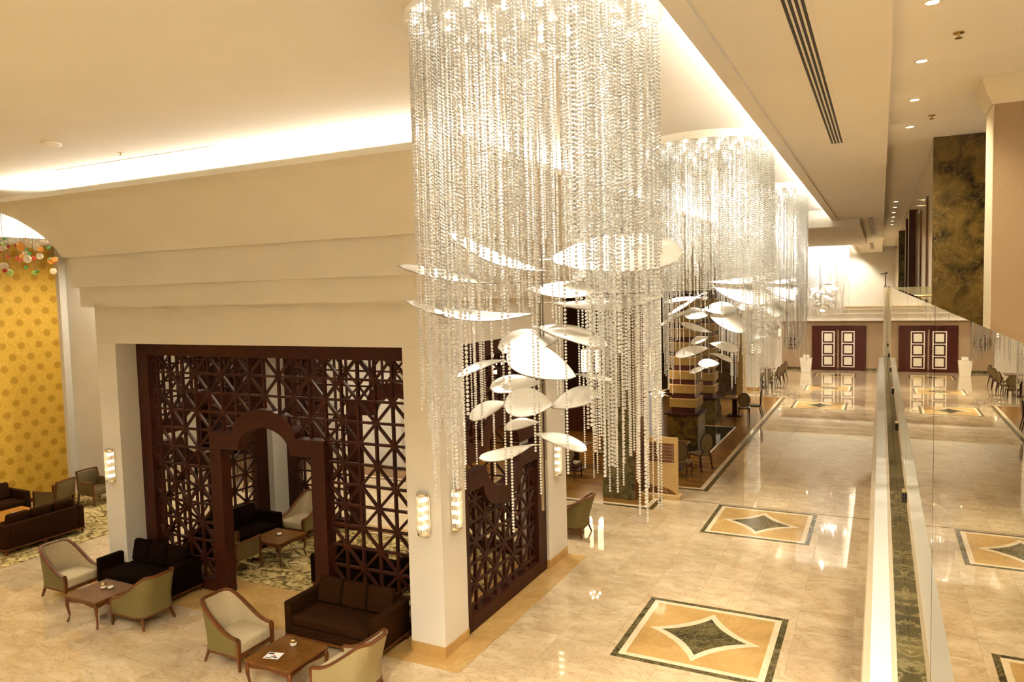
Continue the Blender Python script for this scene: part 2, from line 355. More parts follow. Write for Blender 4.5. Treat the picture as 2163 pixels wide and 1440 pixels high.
# linear slot diffusers
def vent(x, y0, y1, label, z=7.0, w=.20):
    t = thing('slot_vent', label, 'air vent', (x, y0, z))
    MB().box(-w/2, w/2, 0, y1-y0, -.006, 0).build('frame', 'ceiling_paint', t)
    for k in range(4):
        c = (k-1.5)*.037; MB().box(c-.0105, c+.0105, .02, y1-y0-.02, -.0085, -.005).build('slot', 'dark_line', t)
vent(-.515, 2.5, 10.45, 'long white four-slot air vent nearest the camera in the bulkhead')
vent(-.27, 22.5, 30.6, 'four-slot air vent further down the bulkhead beside the ceiling beam')
vent(-.40, 36.5, 43, 'farthest four-slot air vent in the bulkhead near the end wall')
t = thing('slot_vent', 'narrow white air vent in the ceiling beside the bright cove', 'air vent', (-11.73, 7.36, 7.3))
MB().box(0, 3.53, 0, .2, -.008, 0).build('frame', 'ivory', t)
for k in range(3): MB().box(.05, 3.48, .03+.05*k, .06+.05*k, -.010, -.006).build('slot', 'cream', t)
o = MB().lathe([(0, -.045), (.09, -.045), (.12, -.02), (.12, 0)], 20).build('smoke_detector', 'ivory', smooth=.6, loc=(-9.76, 6.12, 7.3)); tag(o, 'round white smoke detector on the cream ceiling at left', 'detector')
def sprinkler(loc, lab):
    t = thing('sprinkler', lab, 'sprinkler', loc)
    MB().lathe([(.045, 0), (.045, -.008), (.012, -.012), (.012, -.04)], 12).build('body', 'brass', t); MB().lathe([(.03, -.045), (.03, -.05)], 10).build('deflector', 'brass', t)
sprinkler((-9.64, 7.02, 7.3), 'small sprinkler head on the ceiling near the white air vent'); sprinkler((.571, 7.44, 7.3), 'nearer brass sprinkler head on the balcony ceiling'); sprinkler((.556, 10.88, 7.3), 'farther brass sprinkler head on the balcony ceiling')
# ------------------------------------------------------------------ pavilion columns and headers
def column(x0, x1, y0, y1, z1, lab, mat='paint', base='marble_tan', name='column'):
    t = thing(name, lab, 'column', ((x0+x1)/2, (y0+y1)/2, 0)); w = (x1-x0)/2; d = (y1-y0)/2
    MB().box(-w, w, -d, d, 0 if base is None else .16, z1).build('shaft', mat, t, bevel=.006)
    if base: MB().box(-w-.006, w+.006, -d-.006, d+.006, 0, .16).build('plinth', base, t, bevel=.004)
    return t
column(-6.1, -5.52, 8.66, 9.33, 4.45, 'tall cream column with two crystal wall lights at the pavilion corner')
column(-6.1, -5.52, 12.37, 13.25, 4.45, 'cream column behind the chandelier beside the green armchair')
column(-12.86, -12.35, 8.66, 9.33, 4.45, 'cream column at the left end of the wooden lattice')
column(-12.86, -12.35, 12.37, 13.25, 4.45, 'cream column seen through the arched gate at the back')
struct(MB().box(-12.86, -5.52, 8.66, 9.33, 4.45, 5.12).build('wall_front', 'paint')); struct(MB().box(-12.86, -5.52, 12.6, 13.25, 4.45, 5.12).build('wall_back', 'paint'))
struct(MB().box(-6.1, -5.52, 9.33, 12.6, 4.45, 5.12).build('wall_right', 'paint')); struct(MB().box(-12.86, -12.3, 9.33, 12.6, 4.45, 5.12).build('wall_left', 'paint'))
# ------------------------------------------------------------------ lattice screens
GZ = dict(sh_o=2.89, sh_i=2.60, ar_o=3.34, ar_i=3.03)
def arc(c, hw, z0, z1, n=14):   # elliptic arch from left foot to right foot
    return [(c-hw*math.cos(PI*k/n), z0+(z1-z0)*math.sin(PI*k/n)) for k in range(n+1)]
def arch_band(c, u0, u1, flip=None):
    top = [(u0, GZ['sh_o'])]+arc(c, .72, GZ['sh_o'], GZ['ar_o'])+[(u1, GZ['sh_o'])]
    bot = [(u1, GZ['sh_i'])]+arc(c, .59, GZ['sh_i'], GZ['ar_i'])[::-1]+[(u0, GZ['sh_i'])]
    p = top+bot
    if flip is not None: p = [(u, 2*flip-v) for u, v in p][::-1]
    return p
def bars(parent, mp, u0, u1, v0, v1, us, vs, par, blocked, hw=.019, dep=.026):
    cnt = 0
    def put(a, b, dp):
        nonlocal cnt
        a = Vector(a); b = Vector(b); t = (b-a); L = t.length
        if L < .08: return
        t /= L; n = Vector((-t.y, t.x))*hw
        poly = [(a+n), (b+n), (b-n), (a-n)]
        MB().extr([(p.x, p.y) for p in poly], -dp, dp, mp).build('bar', 'wood_dark', parent); cnt += 1
    def line(p, d, dp):
        # clip to the panel, then cut by the blocked area
        t0, t1 = -20, 20
        for q, dq, lo, hi in ((p[0], d[0], u0, u1), (p[1], d[1], v0, v1)):
            if abs(dq) < 1e-9:
                if not lo < q < hi: return
                continue
            a, b = (lo-q)/dq, (hi-q)/dq
            if a > b: a, b = b, a
            t0, t1 = max(t0, a), min(t1, b)
        if t1-t0 < .06: return
        st = None; n = int((t1-t0)/.015)+1
        for k in range(n+1):
            t = t0+(t1-t0)*k/n; bl = blocked(p[0]+d[0]*t, p[1]+d[1]*t)
            if not bl and st is None: st = t
            if (bl or k == n) and st is not None:
                put((p[0]+d[0]*st, p[1]+d[1]*st), (p[0]+d[0]*t, p[1]+d[1]*t), dp); st = None
    for u in us: line((u, v0), (0, 1), dep)
    for v in vs: line((u0, v), (1, 0), dep*.93)
    du = us[1]-us[0]; dv = vs[1]-vs[0]; L = math.hypot(du, dv); seen = set()
    for i, u in enumerate(us):
        for j, v in enumerate(vs):
            if (i+j) % 2 != par: continue
            for sg in (1, -1):
                key = (sg, i-sg*j)
                if key in seen: continue
                seen.add(key); line((u, v), (du/L, sg*dv/L), dep*(.86 if sg > 0 else .8))
ZR = [3.896-.3367*k for k in range(11)]
def gate_screen(yc, lab, sgn):
    t = thing('lattice_screen', lab, 'screen', (-9.2, yc, 0)); mp = lambda u, v, w: (u+9.2, w, v)
    c = -9.265; L0, L1, R0, R1 = -10.55, -10.28, -8.25, -7.96; dg = .11
    MB().extr([(-12.35, 0), (-12.06, 0), (-12.06, 4.45), (-12.35, 4.45)], -.1, .1, mp).build('post', 'wood_dark', t, bevel=.008)
    MB().extr([(-6.33, 0), (-6.1, 0), (-6.1, 4.45), (-6.33, 4.45)], -.1, .1, mp).build('post', 'wood_dark', t, bevel=.008)
    MB().extr([(-12.06, 4.21), (-6.33, 4.21), (-6.33, 4.45), (-12.06, 4.45)], -.1, .1, mp).build('top_rail', 'wood_dark', t, bevel=.008)
    for a, b in ((-12.06, L0), (R1, -6.33)): MB().extr([(a, 0), (b, 0), (b, .19), (a, .19)], -.1, .1, mp).build('bottom_rail', 'wood_dark', t, bevel=.008)
    for a, b in ((L0, L1), (R0, R1)): MB().extr([(a, 0), (b, 0), (b, GZ['sh_i']), (a, GZ['sh_i'])], -dg, dg, mp).build('gate_post', 'wood_dark', t, bevel=.008)
    g = MB().extr(arch_band(c, L0, R1), -dg, dg, mp).build('gate_arch', 'wood_dark', t, bevel=.006)
    def blk(u, v):
        if L0 < u < R1:
            if v < GZ['sh_o']: return True
            q = (u-c)/.72
            if abs(q) < 1 and v < GZ['sh_o']+(GZ['ar_o']-GZ['sh_o'])*math.sqrt(1-q*q): return True
        return False
    us = [-6.66-.3285*i for i in range(-1, 17)][::-1]
    # node parity: rows from the top, first row has nodes on odd columns counted from the right
    par = (len(us)-1-2+0) % 2
    bars(t, mp, -12.06, -6.33, .19, 4.21, us, ZR, par, blk)
    return t
gate_screen(9.17, 'dark wooden lattice screen with the arched gate facing the camera', 1)
gate_screen(12.9, 'dark wooden lattice screen with arched gate at the back of the pavilion', 1)
def side_screen(xc, lab):
    t = thing('lattice_screen', lab, 'screen', (xc, 10.85, 0)); mp = lambda u, v, w: (w, u-10.85, v)
    for a, b in ((9.33, 9.52), (12.02, 12.37)): MB().extr([(a, 0), (b, 0), (b, 4.45), (a, 4.45)], -.09, .09, mp).build('post', 'wood_dark', t, bevel=.008)
    MB().extr([(9.52, 4.21), (12.02, 4.21), (12.02, 4.45), (9.52, 4.45)], -.09, .09, mp).build('top_rail', 'wood_dark', t, bevel=.008)
    MB().extr([(9.52, 0), (12.02, 0), (12.02, .24), (9.52, .24)], -.09, .09, mp).build('bottom_rail', 'wood_dark', t, bevel=.008)
    c = 10.72
    MB().extr(arch_band(c, 9.52, 12.02), -.09, .09, mp).build('arch_band', 'wood_dark', t, bevel=.006)
    MB().extr(arch_band(c, 9.52, 12.02, 2.53), -.09, .09, mp).build('inverted_arch_band', 'wood_dark', t, bevel=.006)
    def blk(u, v):
        v = 2.53+abs(v-2.53)
        if v < GZ['sh_o']: return True
        q = (u-c)/.72
        return abs(q) < 1 and v < GZ['sh_o']+(GZ['ar_o']-GZ['sh_o'])*math.sqrt(1-q*q)
    us = [9.49+.325*i for i in range(9)]
    bars(t, mp, 9.52, 12.02, .24, 4.21, us, [.35+.3275*k for k in range(12)], 0, blk)
side_screen(-5.66, 'dark lattice screen with inverted arch between the two cream columns'); side_screen(-12.6, 'dark lattice screen with double arch at the left end of the pavilion')
# ------------------------------------------------------------------ carpets
tag(MB().box(-12.2, -6.32, 9.64, 12.75, .0, .012).build('carpet', 'carpet_floral'), 'beige and olive floral carpet inside the lattice pavilion', 'carpet')
tag(MB().box(-19.9, -15.5, 4.0, 12.5, .0, .012).build('carpet', 'carpet_floral'), 'beige floral carpet in front of the gold wallpaper', 'carpet')
# ------------------------------------------------------------------ left wing
struct(MB().box(-20.1, -19.95, 2, 12.4, 0, 6.72).build('wall_left', 'gold_wallpaper')); struct(MB().box(-20.1, -19.93, 2, 12.4, 0, .12).build('baseboard_left', 'wood_chair'))
struct(MB().box(-20.1, -19.80, 12.38, 12.56, 0, 6.72).box(-20.1, -16.9, 12.56, 12.75, 0, 6.72).build('wall_back', 'paint'))
struct(MB().box(-30, -12.8, 18.0, 18.2, 0, 7.3).build('wall_back', 'paint'))
struct(MB().box(-19.95, -19.25, 2, 12.56, 6.72, 6.80).box(-19.33, -19.25, 2, 12.56, 6.80, 6.86).build('trim_9', 'ceiling_paint')); struct(box('wall_left', 'paint', -20.1, -19.95, 2, 12.75, 6.72, 7.3))
tag(box('cove_light', 'cove_glow', -19.66, -19.6, 3, 12.3, 6.81, 6.835), 'warm light strip above the gold wallpaper', 'light strip')
tag(MB().box(-18.95, -18.87, 12.55, 12.562, .28, .36).build('wall_socket', 'black_metal'), 'small dark socket low on the white wall', 'socket')
# dark display shelving glimpsed through the lattice
t = thing('display_cabinet', 'dark wooden display shelves behind the pavilion', 'cabinet', (-18.2, 17.6, 0))
MB().box(-2.6, 2.6, .25, .35, 0, 4.6).build('back_panel', 'wood_dark', t)
for k in range(6): MB().box(-2.6, 2.6, -.1, .25, .3+.8*k, .35+.8*k).build('shelf', 'wood_dark', t)
for k in range(5): MB().box(-2.6+1.28*k, -2.52+1.28*k, -.1, .25, 0, 4.6).build('upright', 'wood_dark', t)
# ------------------------------------------------------------------ furniture builders
def u_path(n=26, hx=.34, hy=.315, rb=.17):
    pts = [(hx, -hy+.0)]
    pts += [(hx-(hx+hx-rb)*k/6, -hy) for k in range(1, 7)]
    cx, cy = -hx+rb, -hy+rb
    pts += [(cx-rb*math.sin(a), cy-rb*math.cos(a)) for a in [PI/2*k/5 for k in range(1, 6)]]
    half = pts
    mid = [(-hx, y) for y in (-.075, 0, .075)]
    return half+mid+[(x, -y) for x, y in half[::-1]]
def lounge_proto():
    t = thing('lounge_chair', '', 'chair')
    P = u_path(); n = len(P)
    def H(x):   # top height along the path by depth position
        s = max(0, min(1, (.34-x)/.62)); return .45+.40*(s**2.1)
    def lean(x, z):
        k = max(0, -x-.02)/.32; return -.15*k*max(0, z-.40)/.45
    def pt(i, z, off):
        x, y = P[i]; a = Vector(P[max(0, i-1)]); b = Vector(P[min(n-1, i+1)]); d = (b-a).normalized(); nn = Vector((-d.y, d.x))
        return (x+nn.x*off+lean(x, z), y+nn.y*off-.10*y*max(0, -x)/.34*max(0, z-.4)/.45, z)
    rows_o, rows_i = [], []
    for k in range(7):
        s = k/6
        rows_o.append([pt(i, .20+(H(P[i][0])-.20)*s, .022) for i in range(n)]); rows_i.append([pt(i, .24+(H(P[i][0])-.24)*s, -.022) for i in range(n)])
    MB().grid(rows_o).build('outer_back', 'olive_fabric', t, smooth=True); MB().grid(rows_i).build('inner_back', 'cream_fabric', t, smooth=True)
    rim = [pt(i, H(P[i][0])+.006, 0) for i in range(n)]
    MB().sweep(rim, .036, 8, PI/8, sq=(.95, .62)).build('rim', 'wood_chair', t, smooth=.7)
    for s in (-1, 1):
        MB().taper((.345, s*.315, .452), .034, (.345, s*.315, .20), .032).taper((.345, s*.315, .22), .032, (.352, s*.315, 0), .020).build('front_leg', 'wood_chair', t)
        MB().taper((-.27, s*.25, .23), .034, (-.36, s*.29, 0), .020).build('back_leg', 'wood_chair', t)
    MB().sweep([pt(i, .205, .006) for i in range(n)], .026, 6, 0, sq=(1, .9)).build('seat_rail', 'wood_chair', t)
    MB().box(.325, .36, -.30, .30, .19, .235).build('front_rail', 'wood_chair', t)
    MB().box(-.27, .365, -.285, .285, .235, .40).build('seat_cushion', 'cream_fabric', t, smooth=.6, bevel=.04, seg=3)
    return t
def sofa_proto(fab, w=1.72, d=.84, cush=3):
    t = thing('sofa', '', 'sofa'); h = w/2
    for s in (-1, 1): MB().box(s*h-(.13 if s > 0 else 0), s*h+(.13 if s < 0 else 0), -d/2, d/2, .12, .62).build('arm', fab, t, smooth=.6, bevel=.025)
    MB().box(-h+.13, h-.13, d/2-.15, d/2, .12, .62).build('back', fab, t, smooth=.6, bevel=.025)
    MB().box(-h+.13, h-.13, -d/2+.01, d/2-.15, .12, .27).build('base', fab, t, bevel=.01)
    MB().box(-h+.135, h-.135, -d/2-.005, d/2-.16, .27, .42).build('seat_cushion', fab, t, smooth=.6, bevel=.04, seg=3)
    cw = (w-.28)/cush
    for k in range(cush):
        x = -h+.14+cw*(k+.5)
        q = MB().box(-cw/2+.01, cw/2-.01, -.07, .07, 0, .40).build('back_cushion', fab, t, smooth=.6, bevel=.05, seg=3); q.location = (x, d/2-.235, .415); q.rotation_euler = (-.22, 0, 0)
    MB().box(-h, h, -d/2, d/2, .085, .12).build('plinth_rail', 'wood_chair', t, bevel=.005)
    for sx in (-1, 1):
        for sy in (-1, 1): MB().taper((sx*(h-.05), sy*(d/2-.05), .09), .036, (sx*(h-.04), sy*(d/2-.04), 0), .022).build('foot', 'wood_chair', t)
    return t
def table_proto(w=.80, d=.76, h=.45, mt='wood_table', leg='wood_chair'):
    t = thing('coffee_table', '', 'table'); a, b = w/2, d/2
    MB().box(-a, a, -b, b, h-.028, h).build('table_top', mt, t, bevel=.006); MB().box(-a+.012, a-.012, -b+.012, b-.012, h-.05, h-.028).build('top_moulding', leg, t, bevel=.006)
    def apron(L):
        n = 12; return [(-L, h-.05)]+[(L, h-.05)]+[(L-2*L*k/n, h-.085-.035*abs(math.cos(PI*k/n))**1.5) for k in range(n+1)]
    for s in (-1, 1):
        MB().extr(apron(a-.04), -.01, .01, lambda u, v, w_, s=s: (u, s*(b-.045)+w_, v)).build('apron', leg, t); MB().extr(apron(b-.04), -.01, .01, lambda u, v, w_, s=s: (s*(a-.045)+w_, u, v)).build('apron', leg, t)
    for sx in (-1, 1):
        for sy in (-1, 1):
            pr = [(0, h-.05, .034), (.018, h-.10, .034), (.022, h-.16, .028), (.008, h-.25, .021), (-.006, h-.34, .016), (.004, .05, .015), (.028, 0.0, .017)]
            MB().sweep([(sx*(a-.045+q*.8), sy*(b-.045+q*.8), z) for q, z, r in pr], [r for q, z, r in pr], 6).build('leg', leg, t, smooth=True)
    return t
def armchair_proto():
    t = thing('armchair', '', 'chair')
    MB().box(-.27, .30, -.27, .27, .26, .42).build('seat', 'leather_olive', t, smooth=.6, bevel=.03)
    q = MB().box(-.035, .035, -.27, .27, 0, .42).build('backrest', 'leather_olive', t, smooth=.6, bevel=.02); q.location = (-.29, 0, .40); q.rotation_euler = (0, -.14, 0)
    for s in (-1, 1):
        MB().box(-.28, .28, s*.29-.02, s*.29+.02, .27, .60).build('arm_panel', 'leather_olive', t, bevel=.006)
        MB().sweep([(-.30, s*.29, .61), (0, s*.29, .60), (.32, s*.29, .61)], .026, 6, 0, sq=(1, .6)).build('arm_rest', 'wood_chair', t)
        MB().taper((.31, s*.29, .60), .028, (.33, s*.29, 0), .02).build('leg', 'wood_chair', t); MB().taper((-.36, s*.275, .85), .024, (-.27, s*.29, .30), .03).taper((-.27, s*.29, .31), .03, (-.34, s*.29, 0), .02).build('leg', 'wood_chair', t)
    MB().sweep([(-.362, -.28, .84), (-.365, 0, .85), (-.362, .28, .84)], .022, 6).build('top_rail', 'wood_chair', t)
    return t
def oval_chair_proto():
    t = thing('dining_chair', '', 'chair')
    MB().box(-.22, .24, -.24, .24, .40, .48).build('seat', 'leather_olive', t, smooth=.6, bevel=.03)
    ov = [(-.25-.05*(math.sin(a)*.27+.27), .215*math.cos(a), .79+.26*math.sin(a)) for a in [2*PI*k/22 for k in range(22)]]
    MB().sweep(ov, .024, 6, 0, closed=True).build('back_frame', 'wood_dark', t, smooth=True)
    m = MB(); m.add([(x+.012, y*.97, z) for x, y, z in ov]+[(x-.022, y*.97, z) for x, y, z in ov], [tuple(range(22)), tuple(range(43, 21, -1))]+[(k, (k+1) % 22, 22+(k+1) % 22, 22+k) for k in range(22)]); m.build('back_pad', 'leather_olive', t)
    for s in (-1, 1):
        MB().taper((.21, s*.2, .42), .026, (.23, s*.21, 0), .016).build('leg', 'wood_dark', t); MB().taper((-.21, s*.18, .45), .026, (-.30, s*.2, 0), .016).build('leg', 'wood_dark', t)
        MB().taper((-.22, s*.13, .44), .02, (-.26, s*.13, .60), .018).build('back_support', 'wood_dark', t)
    return t
def dining_table_proto():
    t = thing('dining_table', '', 'table')
    MB().box(-.42, .42, -.42, .42, .71, .75).build('table_top', 'wood_table', t, bevel=.008); MB().box(-.09, .09, -.09, .09, .04, .71).build('pedestal', 'wood_dark', t); MB().box(-.27, .27, -.27, .27, 0, .04).build('foot_plate', 'wood_dark', t, bevel=.008)
    return t
def place(proto, items, group=None):
    for k, (loc, rz, lab) in enumerate(items):
        o = proto if k == 0 else copy_tree(proto)
        o.location = loc if len(loc) == 3 else (*loc, .0); o.rotation_euler = (0, 0, rz); o['label'] = lab
        if group: o['group'] = group
    return proto
Z = .0
place(lounge_proto(), [((-8.32, 7.48, Z), 0, 'cream and olive lounge chair facing right, left of the table with the leaflet'),
    ((-12.98, 7.97, Z), .02, 'cream lounge chair with wooden rim at far left, facing right'),
    ((-10.72, 7.75, Z), PI, 'olive-backed lounge chair seen from behind, right of the left coffee table'),
    ((-5.93, 14.45, .0), PI, 'olive-backed lounge chair beyond the second cream column'),
    ((-11.25, 12.05, .022), -PI/2, 'olive lounge chair facing the table inside the pavilion'),
    ((-8.05, 14.3, 0), PI*.95, 'olive lounge chair behind the pavilion seen through the lattice')], 'lounge chairs with wooden rims')
dch = copy_tree(COL.objects['lounge_chair']); dch.location = (-6.17, 7.33, 0); dch.rotation_euler = (0, 0, PI); dch['label'] = 'lounge chair with woven back in the bottom foreground, back to the camera'
for c in dch.children:
    if c.name.startswith('outer_back'): c.data = c.data.copy(); c.data.materials[0] = M['weave_fabric']
s1 = place(sofa_proto('sofa_fabric'), [((-7.2, 8.56, Z), 0, 'dark brown two-seat sofa with back cushions beside the tall column'),
    ((-16.53, 9.45, .022), -PI/2, 'long brown sofa at far left seen from behind'),
    ((-19.05, 9.75, .022), PI/2, 'brown sofa against the gold wallpaper')], 'brown sofas')
place(sofa_proto('sofa_dark'), [((-11.72, 8.62, Z), 0, 'near-black sofa against the lattice behind the left coffee table'), ((-11.82, 10.75, .022), PI/2, 'black sofa inside the pavilion seen through the gate'), ((-8.2, 10.25, .022), PI, 'black sofa behind the lattice on the right of the gate')], 'dark sofas')
place(table_proto(), [((-7.1, 7.19, Z), 0, 'square wooden coffee table with a leaflet on it'), ((-11.5, 7.56, Z), 0, 'square wooden coffee table at left with two small white cups'),
    ((-10.72, 10.77, .022), 0, 'wooden coffee table inside the pavilion with small white ashtray'), ((-7.35, 11.35, .022), 0, 'wooden coffee table behind the lattice at right'), ((-8.9, 14.6, 0), 0, 'wooden coffee table behind the pavilion')], 'square coffee tables')
place(table_proto(.9, 1.1, .45, 'wood_orange'), [((-17.6, 9.5, .022), 0, 'orange wooden coffee table between the brown sofas at left')])
place(armchair_proto(), [((-18.12, 11.95, .022), 0, 'olive leather armchair with wooden arms beside the white wall'), ((-18.25, 10.95, .022), PI*1.08, 'olive leather armchair near the gold wallpaper, partly behind the sofa'),
    ((-11.02, 9.98, .022), PI/2, 'dark armchair just inside the arched gate'), ((-15.2, 14.6, 0), .6, 'olive armchair glimpsed through the left lattice'), ((-16.4, 15.4, 0), -2.2, 'olive armchair farther back glimpsed through the left lattice')], 'armchairs with wooden arms')
# small things on the tables
def candle(loc, lab, s=1.):
    t = thing('candle_holder', lab, 'candle holder', loc)
    MB().lathe([(.030*s, 0), (.042*s, .02*s), (.046*s, .05*s), (.040*s, .055*s)], 16).build('bowl', 'ivory', t, smooth=True)
    MB().lathe([(.041*s, .05*s), (.044*s, .07*s), (.036*s, .095*s), (.02*s, .10*s)], 16).build('lid', 'brass', t, smooth=True)
candle((-7.15, 7.37, .45), 'small white and brass candle holder beside the leaflet'); candle((-11.53, 7.62, .45), 'small white and brass candle holder on the left coffee table')
def ashtray(loc, lab, grp=None):
    t = thing('ashtray', lab, 'ashtray', loc, group=grp); MB().lathe([(.03, 0), (.048, .022), (.05, .035), (.042, .036), (.036, .014), (.0, .012)], 16).build('bowl', 'ivory', t, smooth=True)
    MB().box(-.006, .006, -.05, .05, .036, .042).build('rest', 'ivory', t)
ashtray((-11.42, 7.67, .45), 'white ceramic cup beside the candle holder on the left table'); ashtray((-10.72, 10.8, .4725), 'white ashtray on the table inside the pavilion'); ashtray((-7.3, 11.4, .4725), 'white ashtray on the table behind the right lattice'); ashtray((-17.5, 9.6, .4725), 'white ashtray on the orange wooden table')
t = thing('leaflet', 'white printed leaflet lying on the nearest coffee table', 'leaflet', (-7.20, 7.05, .45), .25)
MB().box(-.11, .11, -.085, .085, 0, .002).build('sheet', 'paper', t)
for q, mt in (((-.095, -.02, .03, .07), 'print_dark'), ((-.09, .0, -.07, -.055), 'print_dark'), ((.03, .095, -.06, -.045), 'print_dark'), ((-.005, .022, -.01, .015), 'print_red'), ((-.02, .06, -.045, -.02), 'print_dark')): MB().box(*q, .002, .0026).build('print', mt, t)
# ------------------------------------------------------------------ crystal wall lights
def sconce_proto():
    t = thing('wall_light', '', 'wall light')      # local: wall behind at y=0, faces -y
    R = .105
    MB().box(-.11, .11, -.012, 0, -.30, .30).build('back_plate', 'chrome', t, bevel=.003)
    half = [(R*1.04*math.cos(a), -R*1.04*math.sin(a)) for a in [PI*k/16 for k in range(17)]]
    for z in (-.30, .27): MB().extr(half, z, z+.03, lambda u, v, w: (u, v, w)).build('cap', 'chrome', t)
    for k in range(11):
        a = PI*(k+.5)/11; MB().sweep([(R*math.cos(a), -R*math.sin(a), -.27), (R*math.cos(a), -R*math.sin(a), .27)], .0105, 6).build('rod', 'crystal_rod', t)
    for k in range(4): MB().lathe([(0, -.03), (.03, -.02), (.036, .0), (.03, .02), (0, .03)], 10, (0, -.045, -.20+.133*k)).build('bulb', 'bulb_glow', t, smooth=True)
    return t
place(sconce_proto(), [((-5.81, 8.66, 2.08), 0, 'lit crystal wall light on the front face of the tall column'), ((-5.52, 9.02, 2.09), PI/2, 'lit crystal wall light on the corridor side of the tall column'),
    ((-12.65, 8.66, 2.21), 0, 'lit crystal wall light on the left column'), ((-5.52, 12.77, 2.0), PI/2, 'lit crystal wall light on the second column behind the chandelier'),
    ((-5.44, 38.35, 2.1), PI/2, 'lit crystal wall light on the far white column, corridor side'), ((-5.72, 38.0, 2.1), 0, 'lit crystal wall light on the far white column, front side'), ((-5.6, 48.2, 2.3), 0, 'lit crystal wall light near the end wall')], 'crystal wall lights')
# ------------------------------------------------------------------ chandeliers
LEAF_A = [
    (0.079, 0.036, 5.44, 1.021, 0.355, 5.47, 0.193, 50, 0.02),
    (-0.564, -0.367, 5.653, 0.058, 0.026, 5.351, 0.075, 38, -0.05),
    (-0.828, -0.652, 5.414, -0.102, -0.046, 5.273, 0.06, 38, -0.025),
    (-0.756, -0.674, 5.153, -0.021, -0.01, 5.032, 0.062, 38, -0.06),
    (-0.086, -0.039, 5.215, 0.446, 0.093, 5.208, 0.091, 42, 0),
    (0.06, 0.027, 5.11, 0.835, 0.49, 5.156, 0.076, 38, -0.045),
    (-0.043, -0.02, 4.931, 0.524, 0.074, 4.781, 0.08, 42, 0.03),
    (-0.245, -0.221, 4.781, 0.123, 0.056, 4.825, 0.107, 50, 0.03),
    (-0.119, -0.329, 4.732, 0.321, -0.074, 4.565, 0.151, 50, 0.03),
    (-0.428, -0.524, 4.591, -0.234, -0.106, 4.677, 0.031, 38, 0.03),
    (0.284, 0.02, 4.575, 0.569, 0.039, 4.531, 0.025, 38, 0),
    (-0.308, -0.25, 4.476, 0.018, 0.008, 4.499, 0.085, 42, 0.02),
    (-0.12, -0.384, 4.378, 0.201, -0.238, 4.378, 0.124, 50, 0.02),
    (0.07, 0.032, 4.307, 0.434, 0.088, 4.424, 0.088, 50, 0.02),
    (-0.455, -0.317, 4.244, -0.248, -0.113, 4.35, 0.063, 50, 0.02),
    (-0.24, -0.164, 4.157, -0.008, -0.004, 4.19, 0.05, 42, 0.02),
    (-0.053, -0.024, 4.103, 0.388, -0.043, 4.01, 0.057, 42, 0.02),
    (-0.347, -0.378, 3.962, -0.055, -0.025, 4.021, 0.052, 42, -0.015),
]
LEAF_B = [
    (0.01, 0.002, 5.28, 0.808, 0.166, 5.326, 0.068, 38, -0.025),
    (0.082, 0.017, 5.202, 0.858, 0.024, 4.993, 0.187, 50, 0.02),
    (-0.612, -0.228, 4.988, -0.065, -0.013, 5.045, 0.05, 38, 0.02),
    (-0.548, -0.317, 4.787, -0.064, -0.013, 5.122, 0.044, 38, 0),
    (-0.664, -0.341, 4.634, -0.066, -0.014, 4.884, 0.043, 38, 0.06),
    (-0.066, -0.014, 4.877, 0.369, 0.076, 4.869, 0.116, 50, 0.02),
    (-0.331, -0.17, 4.801, 0.007, 0.001, 4.798, 0.107, 50, 0.02),
    (0.013, 0.003, 4.798, 0.554, -0.09, 4.565, 0.148, 50, 0.03),
    (-0.373, -0.179, 4.675, 0.045, 0.009, 4.531, 0.069, 42, 0),
    (-0.228, -0.149, 4.371, -0.002, -0, 4.461, 0.068, 42, 0.02),
    (-0.446, -0.245, 4.193, -0.017, -0.003, 4.299, 0.086, 50, 0.02),
    (0.004, 0.001, 4.369, 0.422, -0.015, 4.264, 0.086, 42, 0.02),
    (0.029, 0.006, 4.221, 0.356, -0.029, 4.097, 0.047, 42, 0.02),
    (-0.12, -0.178, 4.081, 0.17, -0.118, 4.081, 0.075, 50, 0.01),
    (-0.245, -0.153, 3.941, -0.045, -0.009, 4.009, 0.042, 42, 0.01),
    (0.398, 0.184, 4.886, 0.658, 0.238, 4.895, 0.098, 50, 0.01),
]
def leaf_part(t, d, away):
    b = Vector(d[0:3]); e = Vector(d[3:6]); hw, phi, cv = d[6], math.radians(d[7]), d[8]
    if b.xy.length > e.xy.length: b, e = e, b
    ax = e-b; L = ax.length; ax.normalize()
    B = Vector((away.x*math.cos(phi), away.y*math.cos(phi), math.sin(phi))); B = (B-B.dot(ax)*ax).normalized(); nrm = ax.cross(B)
    n, w = 18, 5; up = []; dn = []; rim_a = []; rim_b = []
    for i in range(n+1):
        s = i/n; ww = hw*max(.012, math.sqrt(max(0, 1-((s-.6)/.4)**2)) if s > .6 else math.sin(PI/2*s/.6)**(.75 if d[7] > 45 else 1.1)); c = b+ax*L*s+Vector((0, 0, cv*math.sin(PI*s)))*1.0
        r = [c+B*ww*(2*j/(w-1)-1) for j in range(w)]
        up.append([p+nrm*.004 for p in r]); dn.append([p-nrm*.004 for p in r]); rim_a.append(r[0]); rim_b.append(r[-1])
    m = MB(); m.grid(up); m.grid([q[::-1] for q in dn]); me = m.build('leaf', 'crystal_leaf', t)
    MB().sweep(rim_a+rim_b[::-1], .0042, 5, closed=True).build('leaf_rim', 'steel_wire', me)
    tp = Vector((0, 0, b.z)); MB().sweep([tp, b+ax*.05], .004, 4).build('leaf_stem', 'chrome', me)
ICO = None
